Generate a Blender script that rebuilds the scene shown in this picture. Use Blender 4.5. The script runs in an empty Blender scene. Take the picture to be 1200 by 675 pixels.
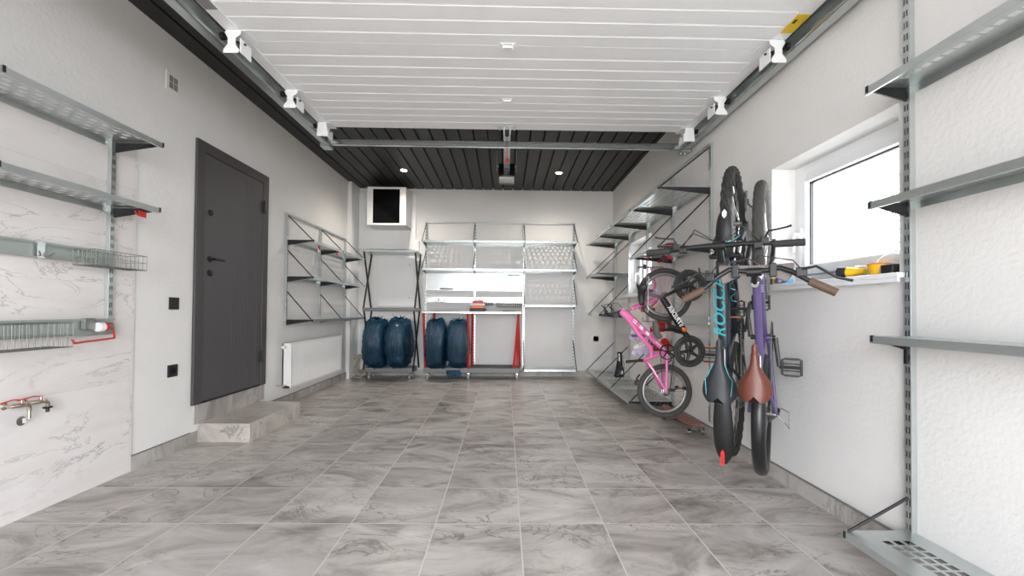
import bpy, math, random
from mathutils import Vector, Matrix, noise
random.seed(7)
sc = bpy.context.scene
PI = math.pi

# ------------------------------------------------------------------ camera, sky, exposure
F = 493.58; PITCH = .0153; YAW = -.0154; ROLL = -.0087; CAM_H = 1.039; SHIFT = 18.6
def cam_rot():
    Rz = Matrix.Rotation(YAW, 3, 'Z')
    Rx = Matrix.Rotation(PITCH, 3, 'X')
    cr, sr = math.cos(ROLL), math.sin(ROLL)
    Ry = Matrix(((cr, 0, sr), (0, 1, 0), (-sr, 0, cr)))
    return Rz @ Rx @ Ry
CR = cam_rot()
cd = bpy.data.cameras.new('camera'); cam = bpy.data.objects.new('camera', cd)
sc.collection.objects.link(cam); sc.camera = cam
cd.sensor_width = 36; cd.lens = F / 1200 * 36; cd.shift_y = SHIFT / 1200
cd.clip_start = .02; cd.clip_end = 200
m = Matrix.Identity(4)
for i in range(3):
    m[i][0] = CR[i][0]; m[i][1] = CR[i][2]; m[i][2] = -CR[i][1]
m[2][3] = CAM_H
cam.matrix_world = m

w = bpy.data.worlds.new('overcast_sky'); sc.world = w; w.use_nodes = True
nt = w.node_tree; bg = nt.nodes['Background']
SKY = 5.0
tc = nt.nodes.new('ShaderNodeTexCoord'); sp = nt.nodes.new('ShaderNodeSeparateXYZ')
rp = nt.nodes.new('ShaderNodeValToRGB')
rp.color_ramp.elements[0].position = 0.0; rp.color_ramp.elements[0].color = (.93, .96, 1, 1)
rp.color_ramp.elements[1].position = 1.0; rp.color_ramp.elements[1].color = (.80, .89, 1, 1)
nt.links.new(tc.outputs['Generated'], sp.inputs[0]); nt.links.new(sp.outputs['Z'], rp.inputs[0])
nt.links.new(rp.outputs[0], bg.inputs['Color']); bg.inputs['Strength'].default_value = SKY
sc.view_settings.view_transform = 'Standard'; sc.view_settings.look = 'None'
sc.view_settings.gamma = 1; sc.view_settings.use_curve_mapping = False
sc.view_settings.exposure = 1.5
sc.cycles.max_bounces = 12; sc.cycles.diffuse_bounces = 8; sc.cycles.glossy_bounces = 4
sc.cycles.transparent_max_bounces = 12; sc.cycles.sample_clamp_indirect = 8
sc.cycles.caustics_reflective = False; sc.cycles.caustics_refractive = False
def portal(name, loc, rot, sx, sy):
    l = bpy.data.lights.new(name, 'AREA'); l.shape = 'RECTANGLE'; l.size = sx; l.size_y = sy
    l.cycles.is_portal = True
    o = bpy.data.objects.new(name, l); o.location = loc; o.rotation_euler = rot
    sc.collection.objects.link(o)

# room
XL, XR, YB, YF, H = -2.372, 1.70, 6.678, -1.4, 2.95
DX0, DX1, DH = -1.52, 1.52, 2.42       # drive-in opening
portal('opening_portal', ((DX0+DX1)/2, YF-.16, DH/2), (PI/2, 0, 0), DX1-DX0, DH)
portal('window_portal', (XR+.45, 2.22, 1.6), (0, PI/2, 0), .9, .9)
portal('window_portal', (XR+.45, 5.35, 1.6), (0, PI/2, 0), .9, 1.0)

# ------------------------------------------------------------------ materials
def lin(c):
    return tuple((x/255/12.92 if x/255 <= .04045 else ((x/255+.055)/1.055)**2.4) for x in c)
MATS = {}
def mat(name, rgb, rough=.5, metal=0, bump=0, bscale=200, emit=0, coat=0, var=0, vscale=5, alpha=None, spec=.5):
    if name in MATS: return MATS[name]
    mt = bpy.data.materials.new(name); mt.use_nodes = True
    n = mt.node_tree; b = n.nodes['Principled BSDF']; c = lin(rgb)
    b.inputs['Base Color'].default_value = (*c, 1); b.inputs['Roughness'].default_value = rough
    b.inputs['Metallic'].default_value = metal; b.inputs['Coat Weight'].default_value = coat
    b.inputs['Specular IOR Level'].default_value = spec
    tcn = n.nodes.new('ShaderNodeTexCoord')
    if emit:
        b.inputs['Emission Color'].default_value = (*c, 1); b.inputs['Emission Strength'].default_value = emit
    if bump:
        nz = n.nodes.new('ShaderNodeTexNoise'); nz.inputs['Scale'].default_value = bscale; nz.inputs['Detail'].default_value = 3
        bp = n.nodes.new('ShaderNodeBump'); bp.inputs['Strength'].default_value = bump; bp.inputs['Distance'].default_value = .01
        n.links.new(tcn.outputs['Object'], nz.inputs['Vector']); n.links.new(nz.outputs['Fac'], bp.inputs['Height'])
        n.links.new(bp.outputs[0], b.inputs['Normal'])
    nz2 = n.nodes.new('ShaderNodeTexNoise'); nz2.inputs['Scale'].default_value = vscale; nz2.inputs['Detail'].default_value = 4
    n.links.new(tcn.outputs['Object'], nz2.inputs['Vector'])
    mr = n.nodes.new('ShaderNodeMapRange'); v = var or .04
    mr.inputs['To Min'].default_value = 1-v; mr.inputs['To Max'].default_value = 1+v
    n.links.new(nz2.outputs['Fac'], mr.inputs['Value'])
    mx = n.nodes.new('ShaderNodeVectorMath'); mx.operation = 'SCALE'; mx.inputs[0].default_value = c
    n.links.new(mr.outputs[0], mx.inputs['Scale']); n.links.new(mx.outputs[0], b.inputs['Base Color'])
    if alpha is not None: b.inputs['Alpha'].default_value = alpha
    MATS[name] = mt; return mt

plaster = mat('white_plaster', (229, 227, 224), .85, bump=.2, bscale=55)
trim_white = mat('white_paint', (232, 231, 229), .4)
pvc = mat('white_pvc', (238, 239, 240), .3)
galv = mat('galvanised_steel', (200, 206, 205), .3, .85, var=.08, vscale=14)
galv_b = mat('bright_zinc_sheet', (214, 218, 217), .2, .9, var=.05, vscale=9)
black = mat('black_powder_coat', (22, 22, 23), .45)
blackp = mat('black_plastic', (28, 28, 29), .5)
gloss_black = mat('gloss_black', (16, 16, 18), .15)
rubber = mat('tyre_rubber', (42, 41, 40), .75, bump=.3, bscale=400)
rubber_kid = mat('grey_tyre_rubber', (72, 70, 68), .8)
chrome = mat('chrome', (205, 205, 205), .15, 1)
steel = mat('brushed_steel', (150, 150, 148), .35, .9)
door_grey = mat('anthracite_door', (80, 77, 79), .45, bump=.15, bscale=300)
door_frame = mat('anthracite_frame', (72, 68, 69), .5)
panel_white = mat('door_panel_white', (240, 241, 242), .45, bump=.06, bscale=300)
red = mat('red_powder_coat', (196, 32, 26), .4)
red_pl = mat('red_plastic', (205, 40, 30), .4)
yellow = mat('yellow_plastic', (240, 185, 20), .4)
orange = mat('orange_plastic', (235, 110, 30), .4)
blue = mat('blue_plastic', (40, 140, 200), .4)
pink = mat('pink_paint', (236, 120, 178), .25, coat=.5)
pink_d = mat('magenta_plastic', (190, 60, 130), .4)
purple = mat('purple_paint', (86, 72, 116), .3, coat=.3)
navy = mat('blueblack_paint', (24, 34, 42), .25, coat=.6)
teal = mat('teal_decal', (58, 160, 172), .35)
white_decal = mat('white_decal', (240, 240, 240), .4)
brown_l = mat('brown_leather', (96, 48, 34), .42, bump=.1, bscale=150)
brown_g = mat('brown_grip', (90, 69, 53), .7)
taupe = mat('taupe_fabric', (122, 112, 108), .85, bump=.2, bscale=500)
brass = mat('nickel_brass', (200, 190, 174), .25, 1)
beige = mat('beige_cable', (178, 166, 148), .7)
slat = mat('dark_ceiling_slat', (31, 30, 30), .5, bump=.05, bscale=100)
darkgap = mat('dark_gap', (12, 12, 12), .8)
wood_red = mat('red_brown_deck', (150, 92, 84), .5, var=.2, vscale=20)
tray_grey = mat('grey_tray', (122, 122, 121), .45)
lilac = mat('lilac_plastic', (205, 195, 225), .4)
leafm = mat('green_leaf', (112, 150, 78), .6)
barkm = mat('bark', (90, 75, 60), .9)
lampm = mat('lamp_glow', (255, 226, 196), .5, emit=30)
carton = mat('cream_label', (235, 225, 205), .6)

def tilemat(name, base, dark, light, T, x0, y0, rough, axis='xy', grout=(206, 200, 192), scale=1.6, veins=.6, gw=.0035, stretch=(1.0, 1.9, 1.0), rot=(.6, .5, .5), gate_=(.45, .6), vw=.022, tvar=(.90, 1.06)):
    mt = bpy.data.materials.new(name); mt.use_nodes = True
    n = mt.node_tree; L = n.links.new; b = n.nodes['Principled BSDF']
    def N(t, **k):
        x = n.nodes.new(t)
        for a, v in k.items():
            if a in x.inputs: x.inputs[a].default_value = v
            else: setattr(x, a, v)
        return x
    geo = N('ShaderNodeNewGeometry'); sep = N('ShaderNodeSeparateXYZ'); L(geo.outputs['Position'], sep.inputs[0])
    A = sep.outputs[axis[0].upper()]; B = sep.outputs[axis[1].upper()]
    def math_(op, a, b_=None):
        x = n.nodes.new('ShaderNodeMath'); x.operation = op
        for i, v in enumerate((a, b_)):
            if v is None: continue
            if isinstance(v, (int, float)): x.inputs[i].default_value = v
            else: L(v, x.inputs[i])
        return x.outputs[0]
    TX, TY = T
    u = math_('DIVIDE', math_('SUBTRACT', A, x0), TX); v = math_('DIVIDE', math_('SUBTRACT', B, y0), TY)
    fu = math_('FLOOR', u); fv = math_('FLOOR', v)
    du = math_('MULTIPLY', math_('SUBTRACT', .5, math_('ABSOLUTE', math_('SUBTRACT', math_('SUBTRACT', u, fu), .5))), TX)
    dv = math_('MULTIPLY', math_('SUBTRACT', .5, math_('ABSOLUTE', math_('SUBTRACT', math_('SUBTRACT', v, fv), .5))), TY)
    g = math_('LESS_THAN', math_('MINIMUM', du, dv), gw/2)
    cid = N('ShaderNodeCombineXYZ'); L(fu, cid.inputs[0]); L(fv, cid.inputs[1])
    wn = N('ShaderNodeTexWhiteNoise'); wn.noise_dimensions = '3D'; L(cid.outputs[0], wn.inputs['Vector'])
    off = N('ShaderNodeVectorMath'); off.operation = 'SCALE'; L(wn.outputs['Color'], off.inputs[0]); off.inputs['Scale'].default_value = 9
    add = N('ShaderNodeVectorMath'); add.operation = 'ADD'; L(geo.outputs['Position'], add.inputs[0]); L(off.outputs[0], add.inputs[1])
    mp = N('ShaderNodeMapping'); L(add.outputs[0], mp.inputs['Vector'])
    mp.inputs['Rotation'].default_value = rot; mp.inputs['Scale'].default_value = stretch
    n1 = N('ShaderNodeTexNoise'); L(mp.outputs[0], n1.inputs['Vector'])
    n1.inputs['Scale'].default_value = scale; n1.inputs['Detail'].default_value = 9; n1.inputs['Roughness'].default_value = .62; n1.inputs['Distortion'].default_value = 1.3
    r1 = N('ShaderNodeValToRGB'); L(n1.outputs['Fac'], r1.inputs[0])
    e = r1.color_ramp.elements; e[0].position = .33; e[0].color = (*lin(dark), 1); e[1].position = .68; e[1].color = (*lin(light), 1)
    k = e.new(.5); k.color = (*lin(base), 1)
    n2 = N('ShaderNodeTexNoise'); L(mp.outputs[0], n2.inputs['Vector'])
    n2.inputs['Scale'].default_value = scale*1.1; n2.inputs['Detail'].default_value = 6; n2.inputs['Distortion'].default_value = 2.2; n2.inputs['Roughness'].default_value = .6
    vv = math_('ABSOLUTE', math_('SUBTRACT', n2.outputs['Fac'], .5))
    vm = N('ShaderNodeMapRange'); L(vv, vm.inputs['Value']); vm.inputs['From Max'].default_value = vw
    vm.inputs['To Min'].default_value = veins; vm.inputs['To Max'].default_value = 0
    n3 = N('ShaderNodeTexNoise'); L(mp.outputs[0], n3.inputs['Vector']); n3.inputs['Scale'].default_value = scale*.9
    gate = N('ShaderNodeMapRange'); L(n3.outputs['Fac'], gate.inputs['Value']); gate.inputs['From Min'].default_value = gate_[0]; gate.inputs['From Max'].default_value = gate_[1]
    vmix = N('ShaderNodeMixRGB'); L(math_('MULTIPLY', vm.outputs[0], gate.outputs[0]), vmix.inputs[0]); L(r1.outputs[0], vmix.inputs[1])
    vmix.inputs[2].default_value = (*lin(tuple(x*.72 for x in dark)), 1)
    tv = N('ShaderNodeMapRange'); L(wn.outputs['Value'], tv.inputs['Value']); tv.inputs['To Min'].default_value = tvar[0]; tv.inputs['To Max'].default_value = tvar[1]
    sc_ = N('ShaderNodeVectorMath'); sc_.operation = 'SCALE'; L(vmix.outputs[0], sc_.inputs[0]); L(tv.outputs[0], sc_.inputs['Scale'])
    gm = N('ShaderNodeMixRGB'); L(g, gm.inputs[0]); L(sc_.outputs[0], gm.inputs[1]); gm.inputs[2].default_value = (*lin(grout), 1)
    L(gm.outputs[0], b.inputs['Base Color'])
    rr = N('ShaderNodeMapRange'); L(n1.outputs['Fac'], rr.inputs['Value']); rr.inputs['To Min'].default_value = rough-.06; rr.inputs['To Max'].default_value = rough+.1
    L(rr.outputs[0], b.inputs['Roughness'])
    bp = N('ShaderNodeBump'); bp.inputs['Strength'].default_value = .25; bp.inputs['Distance'].default_value = .002; bp.invert = True
    L(g, bp.inputs['Height']); L(bp.outputs[0], b.inputs['Normal'])
    return mt
TL = .4093
floor_m = tilemat('grey_stone_tile', (182, 175, 169), (136, 128, 122), (206, 200, 195), (TL, TL), -.739, 1.657, .3, scale=1.9, veins=.8, vw=.02, gw=.006)
skirt_x = tilemat('skirting_tile', (178, 173, 167), (146, 140, 134), (200, 196, 191), (TL, 5), -.739, -1, .4, axis='xz')
skirt_y = tilemat('skirting_tile', (178, 173, 167), (146, 140, 134), (200, 196, 191), (TL, 5), 1.657, -1, .4, axis='yz')
step_m = tilemat('step_tile', (186, 178, 170), (150, 142, 135), (206, 200, 194), (9, 9), -4, -1, .3)
marble = tilemat('white_marble_tile', (226, 221, 218), (219, 213, 210), (230, 226, 224), (1.2, .6), .3, -.02, .3, axis='yz', grout=(200, 194, 191), scale=1.6, veins=.75, gw=.0015, stretch=(1, .8, 2.2), rot=(.62, 0, 0), gate_=(.40, .58), vw=.016, tvar=(.985, 1.01))
pave = tilemat('driveway_paver', (176, 163, 146), (146, 135, 122), (194, 182, 166), (.2, .1), 0, 0, .8, grout=(110, 104, 98), gw=.006)

def glass():
    mt = bpy.data.materials.new('window_glass'); mt.use_nodes = True; n = mt.node_tree
    n.nodes.remove(n.nodes['Principled BSDF']); out = n.nodes['Material Output']
    t = n.nodes.new('ShaderNodeBsdfTransparent'); g = n.nodes.new('ShaderNodeBsdfGlossy'); g.inputs['Roughness'].default_value = .02
    mx = n.nodes.new('ShaderNodeMixShader'); mx.inputs[0].default_value = .03
    n.links.new(t.outputs[0], mx.inputs[1]); n.links.new(g.outputs[0], mx.inputs[2])
    n.links.new(mx.outputs[0], out.inputs[0]); return mt
glass_m = glass()
def bagmat():
    mt = bpy.data.materials.new('blue_plastic_bag'); mt.use_nodes = True; n = mt.node_tree; L = n.links.new
    b = n.nodes['Principled BSDF']; out = n.nodes['Material Output']
    b.inputs['Base Color'].default_value = (*lin((36, 82, 112)), 1); b.inputs['Roughness'].default_value = .13; b.inputs['Specular IOR Level'].default_value = 1.0
    t = n.nodes.new('ShaderNodeBsdfTransparent'); t.inputs[0].default_value = (.38, .60, .72, 1)
    tcn = n.nodes.new('ShaderNodeTexCoord'); nz = n.nodes.new('ShaderNodeTexNoise')
    nz.inputs['Scale'].default_value = 7; nz.inputs['Detail'].default_value = 3; nz.inputs['Distortion'].default_value = 2.5
    L(tcn.outputs['Object'], nz.inputs['Vector'])
    bp = n.nodes.new('ShaderNodeBump'); bp.inputs['Strength'].default_value = 1.0; bp.inputs['Distance'].default_value = .035
    L(nz.outputs['Fac'], bp.inputs['Height']); L(bp.outputs[0], b.inputs['Normal'])
    nz2 = n.nodes.new('ShaderNodeTexNoise'); nz2.inputs['Scale'].default_value = 4; L(tcn.outputs['Object'], nz2.inputs['Vector'])
    mr = n.nodes.new('ShaderNodeMapRange'); L(nz2.outputs['Fac'], mr.inputs['Value']); mr.inputs['From Min'].default_value = .3; mr.inputs['From Max'].default_value = .7
    mr.inputs['To Min'].default_value = .25; mr.inputs['To Max'].default_value = .7
    mx = n.nodes.new('ShaderNodeMixShader'); L(mr.outputs[0], mx.inputs[0]); L(t.outputs[0], mx.inputs[1]); L(b.outputs[0], mx.inputs[2])
    L(mx.outputs[0], out.inputs[0]); return mt
bag_m = bagmat()

# ------------------------------------------------------------------ mesh builder
class MB:
    def __init__(s): s.v = []; s.f = []
    def box(s, x0, x1, y0, y1, z0, z1, M=None):
        n = len(s.v)
        for x, y, z in ((x0,y0,z0),(x1,y0,z0),(x1,y1,z0),(x0,y1,z0),(x0,y0,z1),(x1,y0,z1),(x1,y1,z1),(x0,y1,z1)):
            p = Vector((x, y, z)); s.v.append(M @ p if M else p)
        for f in ((3,2,1,0),(4,5,6,7),(0,1,5,4),(1,2,6,5),(2,3,7,6),(3,0,4,7)): s.f.append([n+i for i in f])
        return s
    def tube(s, pts, r, seg=8, closed=False, flat=1.0):
        pts = [Vector(p) for p in pts]; N = len(pts); rs = r if isinstance(r, (list, tuple)) else [r]*N
        n0 = len(s.v); up = None
        for i, p in enumerate(pts):
            if closed: d = pts[(i+1) % N] - pts[i-1]
            else: d = pts[min(i+1, N-1)] - pts[max(i-1, 0)]
            d.normalize()
            if up is None:
                up = Vector((0, 0, 1)) if abs(d.z) < .9 else Vector((1, 0, 0))
            a = d.cross(up)
            if a.length < 1e-4: a = d.cross(Vector((0, 1, 0)))
            a.normalize(); b = a.cross(d).normalized(); up = b
            for k in range(seg):
                t = 2*PI*k/seg
                s.v.append(p + a*math.cos(t)*rs[i] + b*math.sin(t)*rs[i]*flat)
        M_ = N if closed else N-1
        for i in range(M_):
            for k in range(seg):
                a = n0+i*seg+k; b = n0+i*seg+(k+1) % seg; j = (i+1) % N
                s.f.append([a, b, n0+j*seg+(k+1) % seg, n0+j*seg+k])
        if not closed:
            s.f.append([n0+k for k in range(seg)][::-1]); s.f.append([n0+(N-1)*seg+k for k in range(seg)])
        return s
    def ring(s, c, axis, R, r, seg=48, rs=8, flat=1, knob=0):
        c = Vector(c); a = Vector(axis).normalized()
        u = a.orthogonal().normalized(); v = a.cross(u)
        n0 = len(s.v)
        for i in range(seg):
            t = 2*PI*i/seg; d = u*math.cos(t)+v*math.sin(t)
            for k in range(rs):
                q = 2*PI*k/rs; rr = r
                if knob and math.cos(q) > .15: rr = r + (knob if (i//2 + k) % 2 else -knob*.3)
                s.v.append(c + d*(R+math.cos(q)*rr) + a*math.sin(q)*rr*flat)
        for i in range(seg):
            for k in range(rs):
                j = (i+1) % seg; l = (k+1) % rs
                s.f.append([n0+i*rs+k, n0+j*rs+k, n0+j*rs+l, n0+i*rs+l])
        return s
    def cyl(s, p0, p1, r, seg=16, r1=None):
        return s.tube([p0, p1], [r, r if r1 is None else r1], seg)
    def lathe(s, prof, c=(0,0,0), axis=(0,0,1), seg=20):
        c = Vector(c); a = Vector(axis).normalized(); u = a.orthogonal().normalized(); v = a.cross(u); n0 = len(s.v)
        for (r, h) in prof:
            for k in range(seg):
                t = 2*PI*k/seg; s.v.append(c + a*h + (u*math.cos(t)+v*math.sin(t))*max(r, 1e-4))
        for i in range(len(prof)-1):
            for k in range(seg):
                l = (k+1) % seg; s.f.append([n0+i*seg+k, n0+i*seg+l, n0+(i+1)*seg+l, n0+(i+1)*seg+k])
        s.f.append([n0+k for k in range(seg)][::-1]); s.f.append([n0+(len(prof)-1)*seg+k for k in range(seg)])
        return s
    def prism(s, poly, d, o=(0,0,0), ex=(1,0,0), ey=(0,1,0)):
        o = Vector(o); ex = Vector(ex); ey = Vector(ey); nrm = ex.cross(ey).normalized()*d; n0 = len(s.v); N = len(poly)
        for (a, b) in poly: s.v.append(o+ex*a+ey*b)
        for (a, b) in poly: s.v.append(o+ex*a+ey*b+nrm)
        s.f.append([n0+i for i in range(N)][::-1]); s.f.append([n0+N+i for i in range(N)])
        for i in range(N): j = (i+1) % N; s.f.append([n0+i, n0+j, n0+N+j, n0+N+i])
        return s
    def quad(s, a, b, c, d):
        n = len(s.v); s.v += [Vector(a), Vector(b), Vector(c), Vector(d)]; s.f.append([n, n+1, n+2, n+3]); return s
    def perf(s, xs, ys, hole, fn):
        """sheet with real holes: xs, ys grid lines; hole(i,j) -> bool; fn(x,y) -> point"""
        n0 = len(s.v); nx = len(xs)
        for y in ys:
            for x in xs: s.v.append(Vector(fn(x, y)))
        for j in range(len(ys)-1):
            for i in range(nx-1):
                if not hole(i, j): s.f.append([n0+j*nx+i, n0+j*nx+i+1, n0+(j+1)*nx+i+1, n0+(j+1)*nx+i])
        return s
    def mesh(s, name, mats):
        me = bpy.data.meshes.new(name); me.from_pydata([tuple(v) for v in s.v], [], s.f)
        me.materials.append(mats)
        return me
    def build(s, name, m_, parent=None, smooth=False, bev=0, solid=0, loc=None):
        me = s.mesh(name, m_)
        o = bpy.data.objects.new(name, me); sc.collection.objects.link(o)
        if parent: o.parent = parent
        if loc: o.location = loc
        if smooth: me.polygons.foreach_set('use_smooth', [True]*len(me.polygons)); sm(o)
        if bev:
            b = o.modifiers.new('bevel', 'BEVEL'); b.width = bev; b.segments = 2; b.limit_method = 'ANGLE'
        if solid:
            b = o.modifiers.new('solid', 'SOLIDIFY'); b.thickness = solid; b.offset = 0
        return o
def sm(o):
    me = o.data
    try: me.set_sharp_from_angle(angle=math.radians(40))
    except Exception: pass
def empty(name, loc=(0,0,0), rz=0, M=None):
    o = bpy.data.objects.new(name, None); sc.collection.objects.link(o)
    o.empty_display_size = .05
    if M is not None: o.matrix_world = M
    else: o.location = loc; o.rotation_euler = (0, 0, rz)
    return o
def tag(o, label, cat, group=None):
    o['label'] = label; o['category'] = cat
    if group: o['group'] = group
    return o
def struct(o): o['kind'] = 'structure'; return o
def kids(o): return [c for c in bpy.data.objects if c.parent == o]
def copy_tree(o, parent=None):
    c = o.copy(); sc.collection.objects.link(c)
    if parent: c.parent = parent
    for k in kids(o): copy_tree(k, c)
    return c
def text(s, size, M, m_, parent, name='lettering', ext=.001, shear=0, space=1, bold=0):
    cu = bpy.data.curves.new(name, 'FONT'); cu.body = s; cu.size = size; cu.extrude = ext; cu.shear = shear
    cu.align_x = 'CENTER'; cu.align_y = 'CENTER'; cu.space_character = space; cu.offset = bold
    t = bpy.data.objects.new('tmp', cu); sc.collection.objects.link(t)
    bpy.context.view_layer.update()
    me = bpy.data.meshes.new_from_object(t.evaluated_get(bpy.context.evaluated_depsgraph_get()))
    bpy.data.objects.remove(t); me.materials.clear(); me.materials.append(m_)
    o = bpy.data.objects.new(name, me); sc.collection.objects.link(o); o.parent = parent; o.matrix_basis = M
    return o
def frame3(x, y, o):
    x = Vector(x).normalized(); y = Vector(y); y = (y - x*y.dot(x)).normalized(); z = x.cross(y)
    return Matrix(((x.x, y.x, z.x, o[0]), (x.y, y.y, z.y, o[1]), (x.z, y.z, z.z, o[2]), (0, 0, 0, 1)))

# ------------------------------------------------------------------ the room
T = .2
struct(MB().box(XL-T, XR+.4, YF-.15, YB+T, -.12, 0).build('floor', floor_m))
struct(MB().box(-8, 8, -8, YF-.15, -.14, -.02).build('driveway', pave))
struct(MB().box(XL-T, XL, YF-.15, YB+T, 0, H+.1).build('wall_left', plaster))
struct(MB().box(XL-T, XR+.4, YB, YB+T, 0, H+.1).build('wall_back', plaster))
# right wall with two window openings
W1 = (1.79, 2.66, 1.215, 1.955); W2 = (4.88, 5.83, 1.27, 1.96)
mb = MB(); RX = XR+.34
cuts = [YF-.15, W1[0], W1[1], W2[0], W2[1], YB+T]
for i in range(5):
    a, b = cuts[i], cuts[i+1]
    if i in (1, 3):
        wz = W1 if i == 1 else W2
        mb.box(XR, RX, a, b, 0, wz[2]); mb.box(XR, RX, a, b, wz[3], H+.1)
    else: mb.box(XR, RX, a, b, 0, H+.1)
struct(mb.build('wall_right', plaster))
struct(MB().box(XL-T, DX0, YF-.15, YF, 0, H+.1).box(DX1, XR+.34, YF-.15, YF, 0, H+.1).box(DX0, DX1, YF-.15, YF, DH, H+.1).build('wall_front', plaster))
# ceiling of dark slats running towards the back wall
mb = MB(); pitch = .155; x = XL
while x < XR:
    x1 = min(x+pitch-.017, XR); mb.box(x, x1, YF, YB, H, H+.03); x += pitch
ce = mb.build('ceiling', slat, bev=.003); struct(ce)
struct(MB().box(XL-T, XR+.34, YF-.15, YB+T, H+.03, H+.12).build('roof_slab', darkgap))
# baseboards
SK = .09
struct(MB().box(XL, XL+.011, 2.715, 3.30, 0, SK).box(XL, XL+.011, 4.10, 6.32, 0, SK).build('baseboard_left', skirt_y))
struct(MB().box(XR-.011, XR, YF, YB, 0, SK).build('baseboard_right', skirt_y))
struct(MB().box(XL+.06, XR-.011, YB-.011, YB, 0, SK).build('baseboard_back', skirt_x))
capm = mat('grey_edge_trim', (120, 118, 116), .5)
struct(MB().box(XL, XL+.013, 2.715, 3.22, SK, SK+.006).box(XL, XL+.013, 4.20, 6.32, SK, SK+.006).build('trim_1', capm))
struct(MB().box(XR-.013, XR, YF, YB, SK, SK+.006).build('trim_2', capm))
struct(MB().box(XL, XL+.055, 6.32, YB, 0, H).build('trim_3', trim_white))
struct(MB().box(XL, XL+.012, YF, 2.715, 0, 2.05).build('trim_4', marble))
# entrance step
struct(MB().box(XL, -1.968, 3.30, 4.10, 0, .145).build('step', step_m, bev=.003))
struct(MB().box(XL, XL+.008, 3.26, 4.19, .145, .305).build('trim_5', skirt_y))

# door in left wall
door = empty('door_1', (XL, 3.225, .295)); struct(door)
DW, DHt = .965, 2.04
mb = MB(); fw = .085
mb.box(0, .022, 0, fw, 0, DHt); mb.box(0, .022, DW-fw, DW, 0, DHt); mb.box(0, .022, fw, DW-fw, DHt-fw, DHt)
mb.build('door_frame', door_frame, door, bev=.004)
mb = MB(); mb.box(0, .014, fw+.003, DW-fw-.003, .012, DHt-fw-.004)
y = .44
while y < .83:                                         # fluted half, upper flutes shorter towards the lock side
    zt = DHt-fw-.06 if y > .60 else .95+ (y-.44)*2
    mb.box(.014, .0165, y, y+.011, .05, zt); y += .03
mb.build('door_leaf', door_grey, door, bev=.001)
MB().box(0, .02, fw, DW-fw, 0, .012).build('door_threshold', black, door)
mb = MB(); mb.lathe([(.024, 0), (.026, .008), (.02, .012)], (.014, .155, 1.13), (1, 0, 0)).box(.05, .062, .15, .275, 1.121, 1.139); mb.cyl((.014, .157, 1.13), (.062, .157, 1.13), .009)
mb.build('door_handle', black, door, smooth=True)
for z in (1.02, 1.5):
    mb = MB(); mb.lathe([(.026, 0), (.026, .008), (.018, .013), (.006, .014)], (.014, .16, z), (1, 0, 0)); mb.build('lock_rosette', black, door, smooth=True)
for z in (.28, 1.72):
    MB().cyl((.03, DW-fw-.004, z-.06), (.03, DW-fw-.004, z+.06), .009).cyl((.02, DW-fw-.02, z-.05), (.02, DW-fw-.02, z+.05), .005).build('door_hinge', black, door, smooth=True)

# windows
def window(name, W, handle):
    y0, y1, z0, z1 = W
    r = empty(name, (XR, y0, z0)); struct(r); w_, h_ = y1-y0, z1-z0; fx = .15; f = .055
    mb = MB()
    for (a, b, c, d) in ((0, f, 0, h_), (w_-f, w_, 0, h_), (f, w_-f, 0, f), (f, w_-f, h_-f, h_)): mb.box(fx, fx+.07, a, b, c, d)
    mb.build('window_frame', pvc, r, bev=.004)
    mb = MB(); g = f; s_ = .06
    for (a, b, c, d) in ((g, g+s_, g, h_-g), (w_-g-s_, w_-g, g, h_-g), (g+s_, w_-g-s_, g, g+s_), (g+s_, w_-g-s_, h_-g-s_, h_-g)): mb.box(fx-.02, fx+.05, a, b, c, d)
    mb.build('window_sash', pvc, r, bev=.006)
    e = g+s_; mb = MB()
    for (a, b, c, d) in ((e, e+.008, e, h_-e), (w_-e-.008, w_-e, e, h_-e), (e, w_-e, e, e+.008), (e, w_-e, h_-e-.008, h_-e)): mb.box(fx+.01, fx+.03, a, b, c, d)
    mb.build('glazing_seal', black, r)
    MB().box(fx+.018, fx+.022, e, w_-e, e, h_-e).build('pane', glass_m, r)
    mb = MB(); hz = h_*.42; hy = w_-g-.025
    mb.box(fx-.03, fx-.02, hy-.014, hy+.014, hz-.035, hz+.035); mb.tube([(fx-.03, hy, hz), (fx-.06, hy, hz), (fx-.066, hy, hz-.02), (fx-.066, hy, hz-.11)], [.008, .009, .009, .007], 8)
    mb.build('window_handle', pvc, r, smooth=True)
    mb = MB(); mb.box(-.045, fx, -.04, w_+.03, -.022, .0); mb.box(-.045, -.035, -.04, w_+.03, -.042, -.022)
    mb.build('window_sill', pvc, r, bev=.004)
    return r
window('window_1', W1, True); window('window_2', W2, True)

# ------------------------------------------------------------------ garage door and tracks
ZP = 2.60; PX = 1.585; YE = 3.62
gd = empty('sectional_garage_door', (0, 0, ZP)); tag(gd, 'white ribbed sectional garage door rolled back under the ceiling', 'garage door')
ends = [1.28, 1.83, 2.46, 3.10, 3.62]; rib = .1125
for i in range(4):
    a, b = ends[i]+.002, ends[i+1]-.002; prof = [(a, .04), (a, 0)]; y = math.ceil((a - (YE-.02))/rib)*rib + (YE-.02)
    while y < b-.02:
        if y > a+.02: prof += [(y-.008, 0), (y, .006), (y+.008, 0)]
        y += rib
    prof += [(b, 0), (b, .04)]
    MB().prism(prof, 2*PX, (-PX, 0, 0), (0, 1, 0), (0, 0, 1)).build('door_section', panel_white, gd)
    for s in (-1, 1):
        MB().box(min(s*PX, s*(PX-.075)), max(s*PX, s*(PX-.075)), a+.002, b-.002, -.003, 0).build('end_cap', panel_white, gd)
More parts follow.
